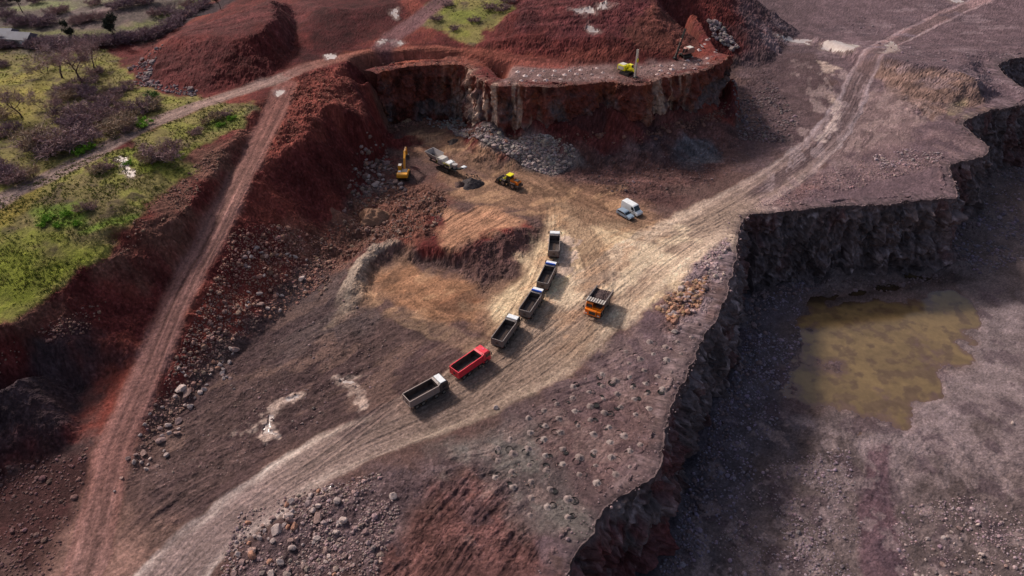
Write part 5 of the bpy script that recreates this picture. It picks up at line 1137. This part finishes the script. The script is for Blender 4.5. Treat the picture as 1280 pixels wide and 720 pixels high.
def tracks_(root, L, gauge, r, wd, mt):
    for s in (-1, 1):
        n = 12; poly = [(L/2 - r + r * math.sin(a), r - r * math.cos(a)) for a in np.linspace(0, PI, n)] + [(-L/2 + r - r * math.sin(a), r + r * math.cos(a)) for a in np.linspace(0, PI, n)]
        m = MB().prism(poly, s * gauge - wd / 2, s * gauge + wd / 2); k = int(L / .3)
        for i in range(k): x = -L/2 + r + (L - 2 * r) * i / (k - 1); m.box(x - .04, x + .04, s * gauge - wd / 2 - .01, s * gauge + wd / 2 + .01, 2 * r - .01, 2 * r + .045)
        t = m.build('track', mt, root); MB().box(-L/2 + r, L/2 - r, s * (gauge + wd/2) - .03, s * (gauge + wd/2) + .03, r * .6, r * 1.4).build('track_frame', P_FRAME, t)
def excavator(px, to):
    R = thing('excavator', 'yellow tracked excavator loading the pale grey crusher beside it', 'excavator', px, to)
    tracks_(R, 4.4, 1.25, .48, .6, P_TYRE); MB().box(-1.3, 1.3, -.95, .95, .45, .95).cyl((0,0,.9),(0,0,1.15),.8,n=18).build('undercarriage', P_FRAME, R)
    up = MB().box(-2.5, 1.7, -1.4, 1.4, 1.15, 1.45).box(-1.6, .3, -1.38, -.35, 1.45, 2.25).box(-1.6, 1.2, .55, 1.38, 1.45, 2.1).box(-1.6, -.4, -.35, .55, 1.45, 2.05).build('upper_body', P_EXC, R, .04)
    MB().prism([(-2.75,1.2),(-1.62,1.2),(-1.62,2.3),(-2.6,2.25),(-2.85,1.9)], -1.4, 1.4).build('counterweight', P_EXC, R, .08)
    MB().box(-1.5, .2, -1.2, .4, 2.255, 2.33).build('engine_cover', P_DARK, R); MB().box(-1.3, -.5, .5, 1.2, 2.105, 2.2).build('engine_hatch', mat('grey_hatch', tuple(alb(176,186,200)), .3, dirt=DUST, dscale=3, damt=.3), R)
    cab = MB().prism([(.3,1.45),(1.9,1.45),(1.95,2.1),(1.6,3.05),(.3,3.1)], .42, 1.38).build('cab', P_EXC, R, .05)
    MB().prism([(.5,1.75),(1.75,1.75),(1.72,2.1),(1.5,2.85),(.5,2.85)], 1.37, 1.4).build('side_window', P_GLASS, cab); MB().prism([(.5,1.75),(1.75,1.75),(1.72,2.1),(1.5,2.85),(.5,2.85)], .4, .43).build('side_window', P_GLASS, cab)
    MB().add([(1.965,.5,2.1),(1.965,1.3,2.1),(1.64,1.3,2.98),(1.64,.5,2.98),(1.93,.5,2.1),(1.93,1.3,2.1),(1.6,1.3,2.95),(1.6,.5,2.95)], [(0,1,2,3),(7,6,5,4),(0,4,5,1),(1,5,6,2),(2,6,7,3),(3,7,4,0)]).build('windscreen', P_GLASS, cab)
    MB().box(.35, 1.5, .5, 1.3, 3.1, 3.16).build('roof_panel', P_PALE, cab)
    MB().beam([(1.2,1.7),(2.6,4.0),(4.1,5.0),(6.3,5.0)], .5, [.5,.85,.75,.45], -.15).build('boom', P_EXC, R)
    MB().beam([(6.0,5.5),(6.4,4.8),(6.9,2.9)], .4, [.35,.7,.35], -.15).build('stick', P_EXC, R)
    MB().prism([(6.5,3.0),(7.2,3.05),(7.5,2.4),(7.2,1.75),(6.5,1.6),(6.75,2.2)], -.75, .45).build('bucket', P_STEEL, R, .03)
    b = MB(); b.cyl((1.5,-.42,1.8),(3.2,-.42,3.9),.09,n=8).cyl((1.5,.12,1.8),(3.2,.12,3.9),.09,n=8).cyl((3.9,-.15,5.5),(6.0,-.15,5.6),.09,n=8).cyl((6.45,-.15,4.9),(7.0,-.15,3.3),.07,n=8); b.build('hydraulic_ram', P_RIM, R)
excavator((505,222), (511.5,196))

def loader(px, to):
    R = thing('wheel_loader', 'yellow wheel loader with black tyres driving across the work area', 'wheel loader', px, to)
    for x in (1.55, -1.55):
        for s in (-1, 1): wheel(R, x, s * 1.05, .8, .8, .6, s)
    MB().box(-1.0, .1, -.6, .6, .6, 1.2).cyl((1.55,-.9,.8),(1.55,.9,.8),.2).cyl((-1.55,-.9,.8),(-1.55,.9,.8),.2).box(.1, 2.0, -.5, .5, .6, 1.3).build('chassis', P_FRAME, R)
    h = MB().prism([(-3.1,1.0),(-.5,1.0),(-.5,2.3),(-2.6,2.15),(-3.1,1.9)], -.75, .75).build('engine_hood', P_ORANGE, R, .05); MB().box(-3.3, -3.11, -1.1, 1.1, .7, 1.35).box(-3.25, -2.2, -1.15, -.76, .8, 1.3).box(-3.25, -2.2, .76, 1.15, .8, 1.3).build('counterweight', P_DARK, R, .04)
    MB().box(-3.16, -3.105, -.6, .6, 1.25, 1.85).box(-2.7, -1.4, -.55, .55, 2.2, 2.34).build('radiator_grille', P_FRAME, h)
    cab = MB().prism([(-.5,1.3),(.75,1.3),(.9,2.0),(.65,3.1),(-.5,3.1)], -.7, .7).build('cab', P_GLASS, R, .03)
    p = MB()
    for x, x2 in ((-.46,-.46),(.86,.6)):
        for s in (-1,1): p.cyl((x, s*.72, 1.5), (x2, s*.72, 3.12), .06, n=6)
    p.build('cab_post', P_DARK, cab); MB().box(-.65, .85, -.85, .85, 3.11, 3.28).build('roof_panel', P_YEL, cab, .04)
    for s in (-1, 1):
        MB().prism([(.9,1.7),(1.3,2.1),(3.0,1.1),(3.15,.7),(2.8,.8),(1.3,1.7)], *sorted((s*.5, s*.68))).build('lift_arm', P_YEL, R); MB().prism([(.8,1.75),(2.3,1.75),(2.35,1.65),(.75,1.65)], *sorted((s*.75, s*1.38))).build('mudguard', P_DARK, R); MB().prism([(-2.3,1.72),(-.75,1.72),(-.75,1.64),(-2.35,1.64)], *sorted((s*.77, s*1.38))).build('mudguard', P_DARK, R)
    MB().prism([(3.0,.25),(4.3,.12),(4.3,.18),(3.3,.4),(3.15,1.0),(3.5,1.5),(3.4,1.55),(2.95,1.05)], -1.4, 1.4).prism([(3.0,.25),(4.2,.13),(3.5,1.5),(2.95,1.05)], -1.45, -1.38).prism([(3.0,.25),(4.2,.13),(3.5,1.5),(2.95,1.05)], 1.38, 1.45).build('bucket', P_STEEL, R)
    MB().cyl((1.0,0,1.3),(2.6,0,1.6),.1,n=8).build('hydraulic_ram', P_RIM, R)
loader((638,233), (622,226))

def crusher(px, to):
    R = thing('mobile_crusher', 'pale grey tracked crusher with feed hopper beside the excavator', 'crusher', px, to)
    tracks_(R, 4.6, 1.3, .5, .5, P_TYRE)
    MB().box(-5.6, 4.6, -.9, -.7, 1.2, 1.6).box(-5.6, 4.6, .7, .9, 1.2, 1.6).box(-3.5, -3.3, -.7, .7, 1.25, 1.55).box(2.5, 2.7, -.7, .7, 1.25, 1.55).build('chassis', P_FRAME, R)
    hp = MB()
    for s in (-1, 1):
        yb, yt = s * .9, s * 1.6; hp.add([(-6.0,yb,2.4),(-2.4,yb,2.2),(-2.3,yt,3.7),(-6.4,yt,3.9),(-6.0,yb-.08*s,2.4),(-2.4,yb-.08*s,2.2),(-2.3,yt-.08*s,3.7),(-6.4,yt-.08*s,3.9)], [(0,1,2,3),(7,6,5,4),(0,4,5,1),(1,5,6,2),(2,6,7,3),(3,7,4,0)])
    hp.add([(-6.0,-.9,2.4),(-6.0,.9,2.4),(-6.4,1.6,3.9),(-6.4,-1.6,3.9),(-5.9,-.9,2.4),(-5.9,.9,2.4),(-6.3,1.6,3.9),(-6.3,-1.6,3.9)], [(0,1,2,3),(7,6,5,4),(0,4,5,1),(1,5,6,2),(2,6,7,3),(3,7,4,0)])
    hop = hp.build('feed_hopper', P_GREYH, R); MB().prism([(-6.0,2.35),(-2.4,2.15),(-2.4,2.3),(-6.0,2.5)], -.95, .95).build('feeder', P_STEEL, hop)
    MB().box(-5.2, -4.9, -.9, .9, 1.6, 2.4).box(-3.0, -2.7, -.9, .9, 1.6, 2.2).build('hopper_leg', P_FRAME, R)
    MB().prism([(-2.2,1.6),(-.2,1.6),(.1,2.4),(-.3,3.3),(-2.0,3.4),(-2.3,2.8)], -1.0, 1.0).build('jaw_box', P_PALE, R, .05)
    for s in (-1, 1): MB().cyl((-1.0, s*1.02, 2.5), (-1.0, s*1.3, 2.5), .75, n=20).cyl((-1.0, s*1.3, 2.5), (-1.0, s*1.36, 2.5), .3, n=12).build('flywheel', P_GREYH, R)
    e = MB().box(.7, 2.5, -1.1, 1.1, 1.6, 2.9).build('engine_house', P_PALE, R, .05); MB().box(.9, 2.3, -.9, .9, 2.91, 2.98).build('roof_panel', P_WHITE, e); MB().cyl((1.9,.7,2.9),(1.9,.7,3.5),.08,n=8).build('exhaust_pipe', P_RIM, e); MB().box(.9, 2.3, -1.14, -1.09, 1.8, 2.6).build('vent_panel', P_FRAME, e)
    MB().cyl((3.4,0,2.5),(3.4,0,2.9),.65,.75,n=18).cyl((3.4,0,1.6),(3.4,0,2.5),.5,.65,n=18).build('cone_housing', P_GREYH, R)
    c = MB().beam([(.4,.9),(3.0,1.1),(7.2,3.2)], .16, [.3,.35,.3], -.5).beam([(.4,.9),(3.0,1.1),(7.2,3.2)], .16, [.3,.35,.3], .5).build('discharge_conveyor', P_FRAME, R); MB().beam([(.4,1.08),(3.0,1.3),(7.2,3.4)], .8, [.06,.06,.06]).build('conveyor_belt', P_BELT, c); MB().cyl((7.2,-.55,3.25),(7.2,.55,3.25),.2,n=10).box(6.2, 6.9, -.6, .6, 3.25, 3.32).build('head_drum', P_WHITE, c)
    s_ = MB().beam([(0,1.7),(0.1,2.0),(0.2,2.1)], .3, [.2,.2,.2]); 
    r = MB()
    for x in (-2.2, .5, 2.7): r.cyl((x, -1.15, 1.6), (x, -1.15, 2.6), .025, n=6)
    r.cyl((-2.2,-1.15,2.6),(2.7,-1.15,2.6),.025,n=6).build('handrail', P_YEL, R)
crusher((558,213), (578,222))
# dark screened material under the conveyor
def heap(nm, px, r, h, c, label):
    q = PXY([px])[0]; x, y = float(q[0]), float(q[1]); n, m = 16, 40; V = []; F = []
    for i in range(n):
        for j in range(m):
            a = 2 * PI * j / m; t = i / (n - 1); rr = r * t * (1 + .14 * math.sin(3 * a + 1) + .08 * math.sin(5 * a)); X, Y = x + rr * math.cos(a), y + rr * math.sin(a); V.append((X, Y, h * (1 - t) ** .9))
    V = np.array(V); V[:, 2] += gz(V[:, 0], V[:, 1]) * 1.0 + .14 * fbm(V[:, 0] / .7, V[:, 1] / .7, 3, 66) - .06
    for i in range(n - 1):
        for j in range(m): F.append((i * m + j, (i + 1) * m + j, (i + 1) * m + (j + 1) % m, i * m + (j + 1) % m))
    cc = alb(*c)[None] * (1 + .3 * fbm(V[:, 0] / .6, V[:, 1] / .6, 3, 67))[:, None]
    return tag(link(nm, mesh_np(nm, V, np.array(F), M_ROCK, np.clip(cc, .01, .8))), label, 'heap')
heap('stone_heap', (590,231), 2.9, 1.9, (62,54,54), 'dark heap of crushed stone below the crusher conveyor')
heap('stone_heap', (575,231), 1.6, 1.0, (84,62,56), 'small brown heap beside the dark heap of crushed stone')
heap('stone_heap', (566,177), 1.6, .8, (70,58,54), 'small dark heap on the tan floor behind the crusher')
heap('stone_heap', (428,276), 2.6, 1.7, (110,72,60), 'reddish brown mound on the rough ground below the excavator')
heap('stone_heap', (466,273), 3.4, 2.2, (132,96,76), 'tan brown mound on the rough ground below the excavator')

def drill_rig(px, to, label, bodym, accent, tilt, mast_h, mastm, lie=False):
    R = thing('drill_rig', label, 'drill rig', px, to); tracks_(R, 3.2, 1.05, .4, .45, P_TYRE)
    MB().box(-1.5, 1.4, -.8, .8, .7, 1.1).build('chassis', P_FRAME, R)
    b = MB().prism([(-2.6,1.1),(.1,1.1),(.1,2.2),(-.2,2.5),(-2.4,2.45),(-2.6,2.1)], -1.05, 1.05).build('engine_house', bodym, R, .05); MB().box(-2.2, -.6, -.8, .8, 2.5, 2.6).build('roof_panel', P_PALE, b); MB().box(-2.3, -.4, -1.08, -1.04, 1.3, 2.1).build('vent_panel', accent, b)
    cab = MB().prism([(.15,1.1),(1.5,1.1),(1.55,1.7),(1.3,2.8),(.15,2.85)], .1, 1.05).build('cab', bodym, R, .04); MB().prism([(.35,1.7),(1.4,1.7),(1.2,2.6),(.35,2.6)], 1.04, 1.075).build('side_window', P_GLASS, cab)
    MB().add([(1.575,.2,1.7),(1.575,.95,1.7),(1.34,.95,2.72),(1.34,.2,2.72),(1.54,.2,1.7),(1.54,.95,1.7),(1.3,.95,2.7),(1.3,.2,2.7)], [(0,1,2,3),(7,6,5,4),(0,4,5,1),(1,5,6,2),(2,6,7,3),(3,7,4,0)]).build('windscreen', P_GLASS, cab)
    MB().beam([(.6,1.5),(2.2,2.2),(3.1,1.6)], .4, [.4,.45,.35], -.4).build('boom', bodym, R)
    a = math.radians(tilt); dx, dz = math.sin(a), math.cos(a); P0 = (3.3 - .4 * dx, .15); P1 = (3.3 + mast_h * dx, .15 + mast_h * dz)
    m = MB()
    for y in (-.62, -.22): m.beam([P0, P1], .12, [.42, .42], y)
    for k in range(int(mast_h / .7)): t = (k + .5) / (mast_h / .7); x, z = P0[0] + (P1[0] - P0[0]) * t, P0[1] + (P1[1] - P0[1]) * t; m.box(x - .16, x + .16, -.56, -.28, z - .05, z + .05)
    mast = m.build('mast', mastm, R); t = .62; MB().box(P0[0] + (P1[0]-P0[0])*t - .1, P0[0] + (P1[0]-P0[0])*t + .45, -.65, -.2, P0[1] + (P1[1]-P0[1])*t - .45, P0[1] + (P1[1]-P0[1])*t + .45).build('rotation_head', bodym, mast)
    MB().cyl((P0[0] + .3, -.42, P0[1] - .1), (P0[0] + .3 + (P1[0]-P0[0])*.62, -.42, P0[1] + (P1[1]-P0[1])*.62), .06, n=8).build('drill_rod', P_RIM, mast); MB().cyl((2.4,-.42,2.0),(P0[0] + (P1[0]-P0[0])*.4, -.42, P0[1] + (P1[1]-P0[1])*.4), .07, n=8).build('hydraulic_ram', P_RIM, R)
    MB().box(3.0, 3.9, -.85, 0, -.02, .35).build('dust_hood', P_FRAME, R)
    return R
drill_rig((783,93), (793,97), 'yellow tracked drill rig with tall upright mast on the upper bench', P_YEL, P_PALE, 0, 7.6, P_PALE)
drill_rig((856,72), (840,76), 'grey drill rig with long dark leaning mast at the back of the upper bench', P_RUSTY, P_GREYB, -16, 8.2, P_FRAME)

# far sheds beyond the grass
def shed(px, to, label, w, d, h):
    R = thing('shed', label, 'shed', px, to); b = MB().box(-w/2, w/2, -d/2, d/2, -.4, h).build('wall', P_PALE, R)
    MB().prism([(0,0),(0,0.001),(0,0.002)], 0, 0.001) if False else None
    rf = MB().add([(-w/2-.4,-d/2-.4,h),(w/2+.4,-d/2-.4,h),(w/2+.4,0,h+1.5),(-w/2-.4,0,h+1.5),(-w/2-.4,d/2+.4,h),(w/2+.4,d/2+.4,h)], [(0,1,2,3),(3,2,5,4),(0,3,4),(1,5,2),(0,4,5,1)]).build('roof', mat('roof_sheet', tuple(alb(96,90,100)), .7, dirt=tuple(alb(74,64,72)), dscale=.4, damt=.7), R)
    MB().box(-w*.15, w*.15, -d/2 - .05, -d/2 + .02, 0, h*.75).build('door', P_GREYB, b)
    for s in (-1, 1): f = MB().box(s*w*.32 - .7, s*w*.32 + .7, -d/2 - .06, -d/2 + .02, h*.4, h*.8).build('window', P_WHITE, b)
shed((4,52), (14,52.5), 'pale shed at the left edge behind the grass', 8, 5, 2.4)
shed((28,55), (38,55.5), 'low pale shed right of the shed at the left edge', 8, 4.4, 2.0)
print('machines', round(time.time() - T0, 1))
# ------------------------------------------------------------------ daylight and camera
w = bpy.data.worlds.new('World'); scene.world = w; w.use_nodes = True; nt = w.node_tree
sky = nt.nodes.new('ShaderNodeTexSky'); sky.sky_type = 'NISHITA'; sky.sun_disc = False; sky.sun_elevation = SUN_EL
sky.sun_rotation = math.atan2(SUN_DIR[0], SUN_DIR[1]); sky.air_density = 1.0; sky.dust_density = 5.0
nt.links.new(sky.outputs['Color'], nt.nodes['Background'].inputs['Color']); nt.nodes['Background'].inputs['Strength'].default_value = 0.115
sl = bpy.data.lights.new('sun', 'SUN'); so = bpy.data.objects.new('sun', sl); COL.objects.link(so)
sl.energy = 3.45; sl.angle = math.radians(5); sl.color = (1, .968, .935)
d = Vector((SUN_DIR[0] * math.cos(SUN_EL), SUN_DIR[1] * math.cos(SUN_EL), math.sin(SUN_EL))); so.rotation_euler = d.to_track_quat('Z', 'Y').to_euler()
cd = bpy.data.cameras.new('camera'); cam = bpy.data.objects.new('camera', cd); COL.objects.link(cam)
cam.location = (0, 0, CAM_H); cam.rotation_euler = (PI / 2 - PITCH, 0, 0); cd.sensor_width = 36; cd.lens = 36 * FPX / 1280; cd.clip_end = 9000; cd.clip_start = 1
scene.camera = cam
scene.view_settings.view_transform = 'Standard'; scene.view_settings.look = 'None'; scene.view_settings.exposure = 0
print('done', round(time.time() - T0, 1))
